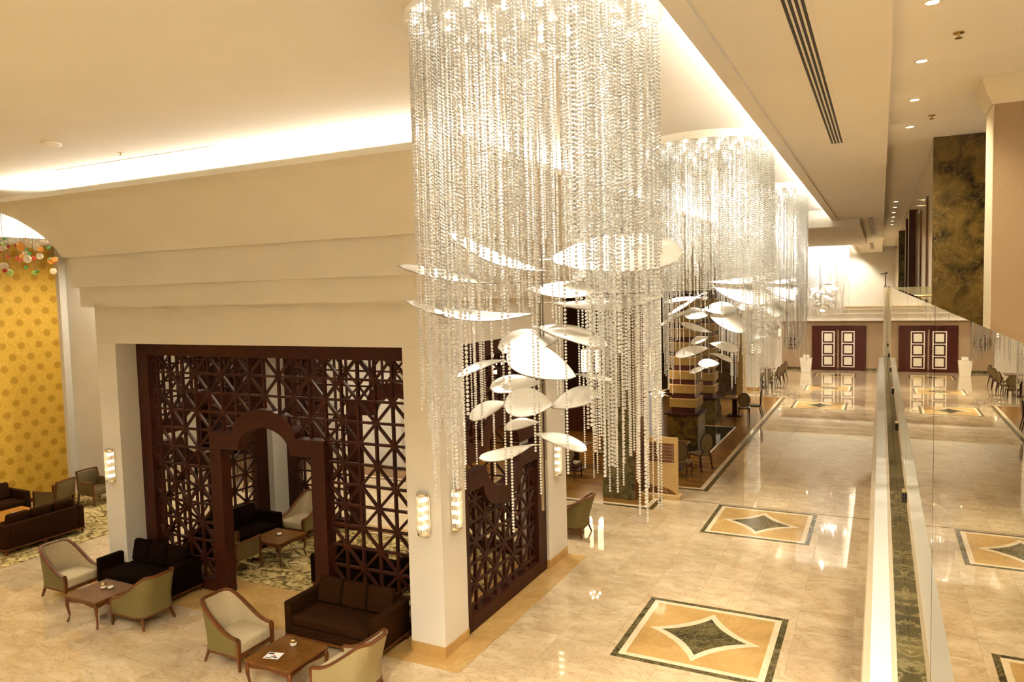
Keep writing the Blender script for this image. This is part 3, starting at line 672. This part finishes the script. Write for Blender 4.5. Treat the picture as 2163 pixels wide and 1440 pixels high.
def bead_mesh(name, pts, r, ico):
    if ico:
        bm = bmesh.new(); bmesh.ops.create_icosphere(bm, subdivisions=1, radius=1); bv = np.array([v.co[:] for v in bm.verts]); bf = np.array([[v.index for v in f.verts] for f in bm.faces]); bm.free()
    else:
        bv = np.array([(1, 0, 0), (-1, 0, 0), (0, 1, 0), (0, -1, 0), (0, 0, 1.15), (0, 0, -1.15)], float)
        bf = np.array([(0, 2, 4), (2, 1, 4), (1, 3, 4), (3, 0, 4), (2, 0, 5), (1, 2, 5), (3, 1, 5), (0, 3, 5)])
    pts = np.asarray(pts); n = len(pts); rng = np.random.default_rng(3); ang = rng.uniform(0, 2*PI, n); ca, sa = np.cos(ang)[:, None], np.sin(ang)[:, None]
    rr = np.asarray(r)[:, None] if np.ndim(r) else np.full((n, 1), r)
    X = (bv[None, :, 0]*ca-bv[None, :, 1]*sa)*rr+pts[:, None, 0]; Y = (bv[None, :, 0]*sa+bv[None, :, 1]*ca)*rr+pts[:, None, 1]; Zz = bv[None, :, 2]*rr+pts[:, None, 2]
    V = np.stack([X, Y, Zz], -1).reshape(-1, 3); Fc = (bf[None]+(np.arange(n)*len(bv))[:, None, None]).reshape(-1)
    me = bpy.data.meshes.new(name); nf = len(Fc)//3
    me.vertices.add(len(V)); me.vertices.foreach_set('co', V.astype(np.float32).ravel()); me.loops.add(len(Fc)); me.loops.foreach_set('vertex_index', Fc.astype(np.int32))
    me.polygons.add(nf); me.polygons.foreach_set('loop_start', np.arange(0, nf*3, 3, dtype=np.int32)); me.update(calc_edges=True); me.validate(); me.materials.append(M['crystal_bead']); return me
def strand_points(count, R, sp, rb, bias, seed):
    rg = random.Random(seed); pts = []; rad = []; wires = MB()
    for k in range(count):
        if k < count*.34: r = R*rg.uniform(.95, 1); a = 2*PI*k/(count*.34)+rg.uniform(-.03, .03)
        else: r = R*.93*math.sqrt(rg.uniform(.16, 1)); a = rg.uniform(0, 2*PI)
        x, y = r*math.cos(a), r*math.sin(a); zb = bias(x/R, y/R, rg)
        s = rg.choice((.8, 1., 1., 1.15)); z = 7.19
        while z > zb:
            pts.append((x, y, z)); q = rb*s*(1. if z-zb > .9 or s > 1 else .8); rad.append(q); z -= 2*q*sp
    return pts, np.array(rad)
def bias_a(x, y, rg):
    q = rg.random(); side = x*.9+y*.45     # measured in the hall frame: long falls at the corridor side and the left edge
    if side > .42: return rg.uniform(3.55, 4.35) if q < .62 else rg.uniform(4.7, 5.5)
    if side < -.48: return rg.uniform(3.65, 4.5) if q < .45 else rg.uniform(5.0, 5.6)
    return rg.uniform(3.6, 4.5) if q < .10 else rg.uniform(5.0, 5.8)
def chandelier(lab, cx, cy, leaves, beads, rod_bottom, rz=0., lights=True, lw=1.):
    t = thing('chandelier', lab, 'chandelier', (cx, cy, 0), rz, 'bead chandeliers along the corridor')
    MB().lathe([(0, 7.205), (.945, 7.205), (.945, 7.30)], 56).build('ceiling_plate', 'chrome', t, smooth=.5)
    MB().lathe([(.946, 7.20), (.962, 7.20), (.962, 7.30), (.946, 7.30)], 56).build('plate_rim', 'ivory', t, smooth=.5)
    k = 0
    for ring, nn in ((.86, 22), (.62, 15), (.38, 9), (.15, 4)):
        for i in range(nn):
            a = 2*PI*(i+.3*k)/nn; link('lamp', LED_ME, t, (ring*math.cos(a), ring*math.sin(a), 7.2))
        k += 1
    MB().sweep([(0, 0, 7.2), (0, 0, rod_bottom)], .014, 8).sweep([(.03, .01, 7.2), (.03, .01, rod_bottom+.4)], .007, 6).build('rod', 'steel_wire', t)
    tag(link('bead_strands', beads, t), kind='stuff')
    away = Vector((cx, cy, 0)).normalized()
    for d in leaves: leaf_part(t, d, away)
    if lights:
        for i in range(10):
            a = 2*PI*i/5+.4+.3*(i//5); ld = bpy.data.lights.new('lamp_light', 'SPOT'); ld.energy = SPOT_W*lw; ld.color = (1, .94, .83); ld.spot_size = 2.0; ld.spot_blend = .9; ld.shadow_soft_size = .03
            lo = bpy.data.objects.new('lamp_light', ld); COL.objects.link(lo); lo.parent = t; lo.location = ((.16+.24*(i//5))*math.cos(a), (.16+.24*(i//5))*math.sin(a), 7.12)
    return t
LED_ME = MB().lathe([(0, -.022), (.016, -.018), (.021, -.006), (.021, 0)], 8).mesh('lamp', 'led_glow')
pa, ra = strand_points(330, .93, 1.12, .0118, bias_a, 5)
beads_a = bead_mesh('bead_strands', pa, ra, True)
pb, rb_ = strand_points(330, .93, 1.10, .0125, bias_a, 9)
beads_b = bead_mesh('bead_strands', pb, rb_, False)
pc, rc = strand_points(240, .93, 1.25, .019, bias_a, 11)
beads_c = bead_mesh('bead_strands', pc, rc, False)
chandelier('huge crystal bead chandelier nearest the camera with white leaf shapes', -2.34, 5.14, LEAF_A, beads_a, 3.5)
c2 = chandelier('second crystal bead chandelier down the corridor', -2.28, 11.07, LEAF_B, beads_b, 3.9, lw=1.35)
MID_L = bpy.data.lights[0].copy(); MID_L.energy = SPOT_W*1.6; FAR_L = MID_L.copy(); FAR_L.energy = SPOT_W*4.2; FAR_L.spot_size = 2.9
def chand_copy(cx, cy, rz, lab):
    c = copy_tree(c2); c.location = (cx, cy, 0); c.rotation_euler = (0, 0, rz); c['label'] = lab
    for ch in c.children:
        if ch.name.startswith('bead_strands') and cy > 20: ch.data = beads_c
        if ch.type == 'LIGHT': ch.data = FAR_L if cy > 20 else MID_L
chand_copy(-2.33, 17.0, -.5, 'third crystal bead chandelier, just before the ceiling beam')
chand_copy(-2.33, 34.1, .6, 'fourth crystal bead chandelier, beyond the ceiling beam'); chand_copy(-2.33, 40.0, 2.2, 'farthest crystal bead chandelier in front of the end wall')
# ------------------------------------------------------------------ hanging glass balls at left
t = thing('ball_chandelier', 'cluster of hanging coloured glass balls before the gold wallpaper', 'chandelier', (-17.7, 9.9, 0))
MB().box(-1.9, 1.1, -1.3, 1.3, 7.22, 7.3).build('ceiling_plate', 'ivory', t)
BALL = {c: MB().lathe([(math.sin(PI*k/8), -math.cos(PI*k/8)) for k in range(9)], 12).mesh('ball', 'ball_'+c, True) for c in ('red', 'green', 'amber', 'clear', 'lime')}
rg = random.Random(4); wire = MB().sweep([(0, 0, 0), (0, 0, 1)], .004, 4).mesh('wire', 'steel_wire')
for k in range(80):
    x, y = rg.uniform(-1.8, 1.0), rg.uniform(-1.2, 1.2); z = rg.choice((5.98, 6.22, 6.25, 6.45, 6.5, 6.65))+rg.uniform(-.05, .05); c = rg.choice(('red', 'red', 'green', 'green', 'amber', 'amber', 'clear', 'clear', 'lime'))
    r = rg.uniform(.03, .05) if c in ('red', 'green') else rg.uniform(.045, .09)
    b = link('ball', BALL[c], t, (x, y, z)); b.scale = (r, r, r); q = link('wire', wire, t, (x, y, z+r)); q.scale = (1, 1, 7.22-z-r)
# ------------------------------------------------------------------ balcony
bal = struct(MB().box(-.02, 3, -6, 12.42, 3.0, 4.08).build('wall_balcony', 'paint'))
prof = [(-.02, 3.55), (-.03, 3.6), (-.03, 3.74), (-.045, 3.78), (-.052, 3.84), (-.045, 3.90), (-.02, 3.93), (-.012, 3.97), (.005, 3.98), (.012, 4.03), (.03, 4.05), (.038, 4.09), (.055, 4.10), (.055, 3.55)]
struct(MB().extr(prof, -3, 12.44, lambda u, v, w: (u, w, v)).build('trim_10', 'cornice', smooth=.4))
struct(box('floor_balcony', 'marble_green', .05, .30, -6, 12.42, 4.08, 4.10)); struct(box('floor_balcony', 'marble_tan', .30, 3, -6, 12.42, 4.08, 4.1))
t = thing('glass_balustrade', 'frameless glass balustrade along the balcony edge reflecting the hall', 'balustrade', (.092, 0, 4.1))
pw = 1.56
for k in range(8):
    y0 = 12.42-pw*(k+1)
    MB().box(-.006, .006, y0+.005, y0+pw-.005, .02, 1.057).build('glass_panel', 'balustrade_glass', t)
    c = MB().sweep([(-.014, y0+.10, .30), (.014, y0+.10, .30)], .010, 10).build('clamp', 'chrome', t, smooth=.6); MB().sweep([(-.011, y0+.10, .295), (-.011, y0+.10, .255)], .0045, 8).build('clamp_bolt', 'black_metal', c)
t = thing('glass_balustrade', 'short glass return closing the far end of the balcony', 'balustrade', (.105, 12.45, 4.1))
MB().box(.0, .56, -.006, .006, .02, 1.033).build('glass_panel', 'balustrade_glass', t); MB().sweep([(.0, 0, .90), (.56, 0, .90)], .018, 8).build('rail', 'brass', t)
MB().box(-.072, -.022, -.025, .025, 0, 1.028).build('end_post', 'cream', t, bevel=.004)
# small tripod on the post
t = thing('tripod', 'small dark tripod with a side arm standing on the balcony end post', 'tripod', (.058, 12.45, 5.130))
for k in range(3): a = 2*PI*k/3+.5; MB().sweep([(0, 0, .06), (.02*math.cos(a), .02*math.sin(a), 0)], .004, 6).build('leg', 'black_metal', t)
MB().sweep([(0, 0, .05), (0, 0, .20)], .008, 8).build('stem', 'sign_brown', t); MB().sweep([(-.07, 0, .205), (.01, 0, .215)], .007, 6).build('arm', 'black_metal', t); MB().lathe([(0, -.02), (.018, 0), (0, .02)], 10, (.012, 0, .22)).build('head', 'black_metal', t)
# right-hand walls beside the balcony
struct(MB().box(1.035, 3.2, 9.23, 9.8, 4.1, 7.3).build('wall_right', 'tan_paint')); struct(MB().box(1.030, 1.036, 9.225, 9.805, 4.1, 7.3).build('trim_11', 'cream'))
cp = [(0, 7.02), (-.02, 7.02), (-.03, 7.06), (-.07, 7.12), (-.10, 7.2), (-.115, 7.24), (-.115, 7.3), (0, 7.3)]
cr = MB(); cr.grid([[(1.035+e, 9.81-e*0, z), (1.035+e, 9.23+e, z), (3.2, 9.23+e, z)] for e, z in cp]); struct(cr.build('trim_12', 'cream', smooth=.4))
struct(MB().box(.675, 3.2, 12.62, 48.6, 4.1, 7.3).build('wall_right', 'wall_polish'))
pan = struct(MB().box(.67, 3.2, 12.57, 12.61, 4.1, 7.3).build('wall_right', 'dark_line'))
for z0, z1 in ((4.1, 5.165), (5.17, 7.295)): MB().box(.668, 2.0, 12.55, 12.60, z0, z1).build('panel', 'marble_olive', pan); MB().box(2.004, 3.2, 12.55, 12.60, z0, z1).build('panel', 'marble_olive', pan)
for x0, y, z1, mt, lab in ((.545, 18.7, 6.8, 'wood_dark', 'wide dark wood pilaster on the balcony wall'), (.60, 23.2, 6.95, 'wood_dark', 'thin dark wood pilaster on the balcony wall'), (.50, 26.7, 6.85, 'marble_green', 'dark green marble pilaster farthest along the balcony wall')):
    t = thing('pilaster', lab, 'pilaster', (x0, y, 4.1)); MB().box(0, .69-x0, 0, .12, 0, z1-4.1).build('panel', mt, t); MB().box(-.012, 0, .002, .12, 0, z1-4.1).build('edge', 'cream', t)
for y in (14.0, 16.2):  # flat dark green strips with brown and cream edging
    t = thing('pilaster', 'nearer' if False else ('flat dark green strip on the polished wall, nearer the corner' if y < 15 else 'flat dark green strip on the polished wall, nearer the wood pilaster'), 'pilaster', (.66, y, 4.1)); MB().box(-.006, .01, 0, .7, 0, 2.45).build('panel', 'marble_green', t); MB().box(-.008, .01, -.05, 0, 0, 2.5).build('edge', 'sign_brown', t); MB().box(-.008, .01, -.05, .7, 2.45, 2.5).build('edge', 'cream', t)
struct(MB().box(.3, .45, -6, 12.4, 0, 3.0).box(.3, .7, 12.4, 48.6, 0, 4.1).build('wall_right', 'tan_paint'))  # unseen wall below the balcony, added to close off the lighting
# balcony downlights, then added fill lights
def down_proto():
    t = thing('downlight', '', 'downlight'); MB().lathe([(.045, -.003), (.060, -.008), (.066, 0)], 18).build('ring', 'ivory', t, smooth=True); MB().lathe([(0, -.002), (.045, -.003)], 18).build('lens', 'down_glow', t); return t
dp = down_proto()
ys = [3.25, 4.9, 6.55, 8.2, 9.87, 11.52]+[21.8, 23.4, 25.1, 26.8, 28.5, 30.2]+[38, 40, 42, 44, 46]
items = []
for k, y in enumerate(ys):
    if 6 < y < 12: lab = ('first', 'second', 'third', 'fourth')[(6.55, 8.2, 9.87, 11.52).index(y)]+' round recessed downlight from the top edge of the balcony ceiling row'
    elif y < 6: lab = 'round recessed downlight on the balcony ceiling above the camera'
    elif y < 35: lab = 'recessed downlight in the middle run of the balcony ceiling row'
    else: lab = 'tiny recessed downlight in the far run near the end wall'
    items.append(((.33, y, 7.3), 0, lab))
place(dp, items, 'recessed downlights on the balcony ceiling')
for q in [o for o in COL.objects if o.name.startswith('downlight') and o.location.y < 12]:
    ld = bpy.data.lights.new('lamp_light', 'SPOT'); ld.energy = 55; ld.color = (1, .84, .60); ld.spot_size = 2.4; ld.spot_blend = .7; ld.shadow_soft_size = .04
    lo = bpy.data.objects.new('lamp_light', ld); COL.objects.link(lo); lo.parent = q; lo.location = (0, 0, -.03)
for k, (x, y) in enumerate(((-5.5, 2.0), (-7.7, 2.0), (-9.9, 2.0), (-12.1, 2.0), (-14.3, 2.0), (-17.6, 5.2), (-17.2, 11.75), (-7.2, 15.0), (-9.8, 15.0), (-12.6, 15.4), (-15.2, 13.4), (-15.2, 16.2), (-2.4, -.5), (-2.4, -1.6), (-2.4, -2.7), (-3.9, 47.0), (-2.6, 47.0), (-1.5, 47.0))):  # unseen fittings added to brighten the floor, back areas and end wall
    c = thing('downlight', '', 'downlight', (x, y, 7.3)); [link(ch.name.split('.')[0], ch.data, c) for ch in dp.children if ch.type == 'MESH']; c['label'] = 'added fill downlight in the far ceiling close to the end wall' if y > 40 else 'added fill downlight in the ceiling behind the pavilion' if y > 12 else 'added fill downlight in the ceiling above the foreground lounge'; c['group'] = 'downlights washing the end wall' if y > 40 else 'downlights behind the pavilion' if y > 12 else 'downlights above the foreground lounge'
    ld = bpy.data.lights.new('lamp_light', 'SPOT'); ld.energy = (HALL_FILL_W if x > -4.2 and y < 5 else 100 if y > 40 else 170 if x < -16 else 150 if y > 10 else LOUNGE_FILL_W); ld.color = (1, .93, .79); ld.spot_size = 2.5; ld.spot_blend = .6; ld.shadow_soft_size = .05
    lo = bpy.data.objects.new('lamp_light', ld); COL.objects.link(lo); lo.parent = c; lo.location = (0, 0, -.03)
struct(MB().box(-30, 3, -6.2, -6, 0, 7.3).build('light_block_rear', 'paint'))  # unseen wall added to keep world light off the pavilion front
for k, x in enumerate((-10.4, -7.8)):  # fill lights added to brighten the dim pavilion interior
    c = thing('downlight', ('left' if k == 0 else 'right')+' added fill downlight in the pavilion ceiling', 'downlight', (x, 10.95, 5.13)); [link(ch.name.split('.')[0], ch.data, c) for ch in dp.children if ch.type == 'MESH']
    ld = bpy.data.lights.new('lamp_light', 'SPOT'); ld.energy = 45; ld.color = (1, .84, .60); ld.spot_size = 2.5; ld.spot_blend = .6; ld.shadow_soft_size = .04
    lo = bpy.data.objects.new('lamp_light', ld); COL.objects.link(lo); lo.parent = c; lo.location = (0, 0, -.03)
# ------------------------------------------------------------------ far end wall
struct(MB().box(-6.3, .7, 48.6, 48.8, 0, 3.0).build('wall_far', 'tan_paint')); struct(MB().box(-6.3, -5.5, 48.35, 48.62, 0, 3.0).build('wall_far', 'paint'))
struct(MB().box(-12, .7, 48.3, 48.8, 3.0, 7.3).build('wall_far', 'paint')); struct(MB().box(-12, -6.3, 48.35, 48.8, 0, 3.0).build('wall_far', 'paint'))
struct(MB().box(-12, .7, 48.22, 48.30, 3.40, 3.46).box(-12, .7, 48.17, 48.30, 3.66, 3.74).box(-12, .7, 48.12, 48.30, 3.84, 3.93).box(-12, .7, 48.2, 48.30, 3.74, 3.84).build('trim_13', 'cream'))
struct(MB().box(-5.5, .7, 48.58, 48.6, 0, .14).build('baseboard_far', 'marble_green'))
t = struct(thing('door_1', 'dark red wooden double door with cream square panels', None, (-2.27, 48.55, 0)))
fr = MB().box(-1.49, -1.27, -.06, .05, 0, 2.70).box(1.27, 1.49, -.06, .05, 0, 2.70).box(-1.27, 1.27, -.06, .05, 2.47, 2.70).build('door_frame', 'wood_door', t)
for s, x0, x1, c in ((-1, -1.27, -.075, -.58), (1, .02, 1.27, .52)):
    lf = MB().box(x0, x1, -.04, .01, .01, 2.47).build('door_leaf', 'wood_door', t)
    for q in ((c-.36, c+.36, .2, .255), (c-.36, c+.36, 2.315, 2.37), (c-.36, c-.30, .255, 2.315), (c+.30, c+.36, .255, 2.315), (c-.30, c+.30, .895, .955), (c-.30, c+.30, 1.605, 1.665)): MB().box(q[0], q[1], -.05, -.038, q[2], q[3]).build('panel_border', 'ivory', lf)
    for z in (.575, 1.28, 1.99): MB().box(c-.215, c+.215, -.056, -.038, z-.235, z+.235).build('panel', 'ivory', lf)
    MB().lathe([(0, -.03), (.03, 0), (0, .03)], 10, ((-.16 if s < 0 else .09), -.075, .98)).build('knob', 'chrome', lf)
# emblem
t = thing('wall_emblem', 'round wall emblem with cream dotted ring and dark red centre', 'emblem', (-4.90, 48.6, 1.72))
disc = lambda r, y0, y1, mt, nm: MB().extr([(r*math.cos(2*PI*k/32), r*math.sin(2*PI*k/32)) for k in range(32)], y0, y1, lambda u, v, w: (u, w, v)).build(nm, mt, t)
disc(.46, -.03, 0, 'marble_green', 'disc')
dot = MB().lathe([(0, -.035), (.035, 0), (0, .035)], 8).mesh('ring_dot', 'ivory')
for k in range(22): link('ring_dot', dot, t, (.40*math.cos(2*PI*k/22), -.035, .40*math.sin(2*PI*k/22)))
disc(.33, -.04, -.0301, 'tan_paint', 'field')
MB().extr([(-.26, -.12), (-.25, .16), (-.12, .27), (.02, .22), (.10, .27), (.24, .2), (.27, .05), (.22, -.10), (.24, -.22), (.05, -.27), (-.12, -.25)], -.05, -.0401, lambda u, v, w: (u, w, v)).build('badge', 'maroon', t)
MB().sweep([(-.18, -.055, .02), (-.12, -.055, .16), (-.02, -.055, .14), (-.05, -.055, .0), (-.14, -.055, -.06), (-.02, -.055, -.05), (.05, -.055, .05), (.08, -.055, -.05), (.14, -.055, .05), (.17, -.055, -.06), (.22, -.055, .03)], .012, 5).sweep([(-.15, -.055, -.15), (.17, -.055, -.13)], .012, 5).build('script', 'ivory', t)
# podium
t = thing('podium', 'white tapered lectern standing beside the far double door', 'lectern', (-3.98, 47.1, 0))
m = MB(); m.add([(-.26, -.16, 0), (.26, -.16, 0), (.26, .16, 0), (-.26, .16, 0), (-.34, -.2, .84), (.34, -.2, .84), (.34, .2, .84), (-.34, .2, .84)], [(3, 2, 1, 0), (4, 5, 6, 7), (0, 1, 5, 4), (1, 2, 6, 5), (2, 3, 7, 6), (3, 0, 4, 7)]); m.build('body', 'ivory', t)
MB().box(-.16, .18, -.10, .12, .84, 1.04).build('top', 'ivory', t, bevel=.01); MB().box(-.10, .10, -.205, -.10, .86, .90).build('ledge', 'ivory', t)
# ------------------------------------------------------------------ cafe
gc = column(-6.22, -5.38, 17.3, 18.35, 5.13, 'dark green marble column behind the hanging beads', 'marble_green', None)
MB().box(.415, .432, -.525, .525, 0, 5.13).build('side_panel', 'wood_chair', gc)
column(-6.0, -5.44, 38.0, 38.7, 5.13, 'far white column with crystal wall lights')
column(-5.95, -5.62, 34.9, 35.4, 5.13, 'slim tan column in front of the brown marble wall', 'band_beige', None)
struct(MB().box(-9.5, -5.95, 35.1, 35.3, 0, 5.13).build('wall_cafe', 'marble_brown')); struct(MB().box(-17, -16.8, 16.7, 36, 0, 5.13).build('wall_cafe', 'wood_dark')); struct(MB().box(-17, -9.5, 30, 30.2, 0, 5.13).build('wall_cafe', 'wood_dark'))
def tower(x0, x1, y0, y1, zb, n, ped, lab):
    t = thing('stepped_tower', lab, 'tower', (x0, y0, 0)); w, d = x1-x0, y1-y0
    MB().box(-.05, w+.05, -.05, d+.05, 0, zb-.06).build('pedestal', ped, t, bevel=.01); MB().box(-.15, w+.12, -.15, d+.1, zb-.06, zb).build('pedestal_cap', 'wood_dark', t, bevel=.006)
    MB().box(.05, w-.07, .06, d-.06, zb, zb+n*.47+.2).build('core', 'maroon', t)
    for k in range(n):
        b = MB().box(0, w, 0, d, zb+.19+.47*k, zb+.46+.47*k).build('band', 'band_beige', t, bevel=.004); MB().box(-.01, w+.01, -.01, d+.01, zb+.455+.47*k, zb+.48+.47*k).build('band_top_lit', 'sign_beige', b)  # lighter colour on top stands in for light on the band edge
tower(-6.32, -5.42, 24.3, 25.3, 1.04, 8, 'marble_olive', 'beige banded tower on a green marble pedestal by the dark pool'); tower(-6.15, -5.62, 28.2, 29.0, 1.0, 8, 'marble_green', 'second beige banded tower behind the first')
t = thing('sign_board', 'beige standing menu sign with brown panel reading NIL', 'sign', (-4.87, 17.86, 0))
MB().box(-.50, .50, -.18, .18, 0, .10).build('base', 'sign_beige', t, bevel=.006); bd = MB().box(-.42, .42, -.035, .035, .10, 1.52).build('board', 'sign_beige', t, bevel=.004)
for k in range(6):
    MB().box(-.33, .33, -.043, -.034, 1.37-.082*k-.072, 1.37-.082*k).build('menu_row', 'sign_brown', bd); MB().box(.28, .295, -.047, -.042, 1.37-.082*k-.044, 1.37-.082*k-.028).build('row_mark', 'ivory', bd)
    MB().box(-.33, .33, -.041, -.034, 1.37-.082*k-.080, 1.37-.082*k-.074).build('row_line', 'ivory', bd)
fm = lambda u, v, w: (u, w, v)
MB().extr([(-.42, .10), (.40, .10), (.33, .15), (.25, .20), (.14, .245), (.02, .265), (-.10, .265), (-.20, .275), (-.27, .31), (-.32, .40), (-.35, .60), (-.385, .75), (-.42, .80)], -.042, -.034, fm).build('wave', 'sign_brown', bd)
def letter(ch, x, z, s, par):
    m = MB(); st = {'N': [((0, 0), (0, 1)), ((0, 1), (.75, 0)), ((.75, 0), (.75, 1))], 'I': [((.1, 0), (.1, .85)), ((.05, 1.1), (.15, 1.1)), ((-.06, 0), (.26, 0)), ((-.06, .85), (.26, .85))], 'L': [((0, 0), (0, 1)), ((0, 0), (.6, 0)), ((-.1, 1), (.14, 1)), ((.6, 0), (.6, .2))]}[ch]
    for a, b in st: m.sweep([(x+a[0]*s, -.046, z+a[1]*s), (x+b[0]*s, -.046, z+b[1]*s)], .007, 4)
    m.build('letter', 'sign_beige', par)
for ch, x in (('N', -.06), ('I', .06), ('L', .12)): letter(ch, x, .145, .085, bd)
place(oval_chair_proto(), [((-4.86, 19.95, 0), PI/2, 'oval-back dining chair right beside the menu sign'), ((-4.62, 21.1, 0), PI*.8, 'oval-back dining chair behind the sign, farther one'), ((-4.78, 29.75, 0), PI*.55, 'oval-back chair at the table by the pool, nearer one'), ((-4.5, 30.5, 0), PI, 'oval-back chair at the table by the pool, on the corridor side'), ((-6.0, 30.1, 0), 0, 'oval-back chair at the table by the pool, on the left'),
    ((-7.65, 18.75, 0), PI/2, 'dining chair behind the beads, nearest the second column'), ((-7.2, 20.3, 0), PI*.9, 'dining chair behind the beads beside the green column'), ((-8.9, 20.0, 0), .1, 'dining chair behind the beads on the left of its table'),
    ((-4.98, 38.5, 0), PI/2, 'brown chair at the long row near the far column, first'), ((-4.9, 39.7, 0), PI*.9, 'brown chair at the long row near the far column, second'), ((-4.9, 41.2, 0), PI*.9, 'brown chair at the long row near the far column, third'), ((-4.9, 42.7, 0), PI*.9, 'brown chair at the long row near the far column, last')], 'oval-back dining chairs')
place(dining_table_proto(), [((-5.35, 20.9, 0), 0, 'square dining table behind the menu sign'), ((-5.25, 30.45, 0), 0, 'square dining table beyond the pool'), ((-7.95, 19.8, 0), 0, 'square dining table behind the hanging beads'), ((-5.5, 39.4, 0), 0, 'square dining table near the far column'), ((-5.5, 41.6, 0), 0, 'last square dining table near the end wall')], 'square dining tables')
o = MB().lathe([(.02, 0), (.05, .02), (.05, .05), (.0, .06)], 12).build('candle_holder', 'ivory', loc=(-5.2, 30.4, .75)); tag(o, 'small white bowl on the table beyond the pool', 'bowl')
# bar counter and shaded lamps in the dark cafe
t = thing('bar_counter', 'long dark bar counter deep in the cafe', 'counter', (-11.5, 25.5, 0)); MB().box(-2.5, 3.2, -.3, .3, 0, 1.0).build('body', 'wood_dark', t); MB().box(-2.6, 3.3, -.4, .4, 1.0, 1.06).build('counter_top', 'band_beige', t, bevel=.01)
for x, y, z, lab in ((-8.6, 22.5, 2.55, 'cream cylinder lamp hanging in the cafe, left one'), (-8.12, 22.5, 2.55, 'cream cylinder lamp hanging in the cafe, middle one'), (-6.85, 24.0, 2.5, 'cream cylinder lamp hanging beside the banded tower'), (-12.3, 23.5, 2.6, 'cream cylinder lamp hanging over the bar'), (-11.0, 20.5, 2.6, 'cream cylinder lamp hanging behind the pavilion')):
    t = thing('pendant_lamp', lab, 'lamp', (x, y, z)); MB().lathe([(.15, 0), (.15, .72)], 20).build('shade', 'shade_glow', t, smooth=.5); MB().sweep([(0, 0, .72), (0, 0, 5.13-z)], .008, 5).build('cord', 'black_metal', t); MB().lathe([(.10, .72), (.10, .78)], 12).build('cap', 'brass', t)
    ld = bpy.data.lights.new('lamp_light', 'POINT'); ld.energy = 12; ld.color = (1, .72, .40); ld.shadow_soft_size = .12; lo = bpy.data.objects.new('lamp_light', ld); COL.objects.link(lo); lo.parent = t; lo.location = (0, 0, -.15)
# crystal spiky lights
def spiky(loc, lab, seed, mx):
    t = thing('crystal_light', lab, 'wall light', loc, group='spiky crystal lights on the green column'); rg = random.Random(seed)
    for k in range(16):
        d = Vector((rg.uniform(-1, 1), rg.uniform(-1, .4), rg.uniform(-.6, .6))).normalized(); L = rg.uniform(.14, .32)
        MB().sweep([(0, 0, 0), d*L*.5, d*L], [.01, .028, .004], 5).build('crystal', 'crystal_rod', t)
    for q in ((.08, -.12, .04), (-.10, -.12, -.02), (.0, -.14, -.08), (.14, -.1, -.06), (-.04, -.12, .08)): MB().lathe([(0, -.04), (.04, 0), (0, .04)], 8, q).build('bulb', 'bulb_glow', t)
    MB().box(min(0, mx), max(0, mx), -.02, .02, -.02, .02).build('mount', 'chrome', t)
spiky((-4.85, 17.5, 2.68), 'spiky crystal light on the corridor side of the green column', 2, -.52); spiky((-6.52, 17.5, 2.6), 'spiky crystal light on the left of the green column', 3, .3)
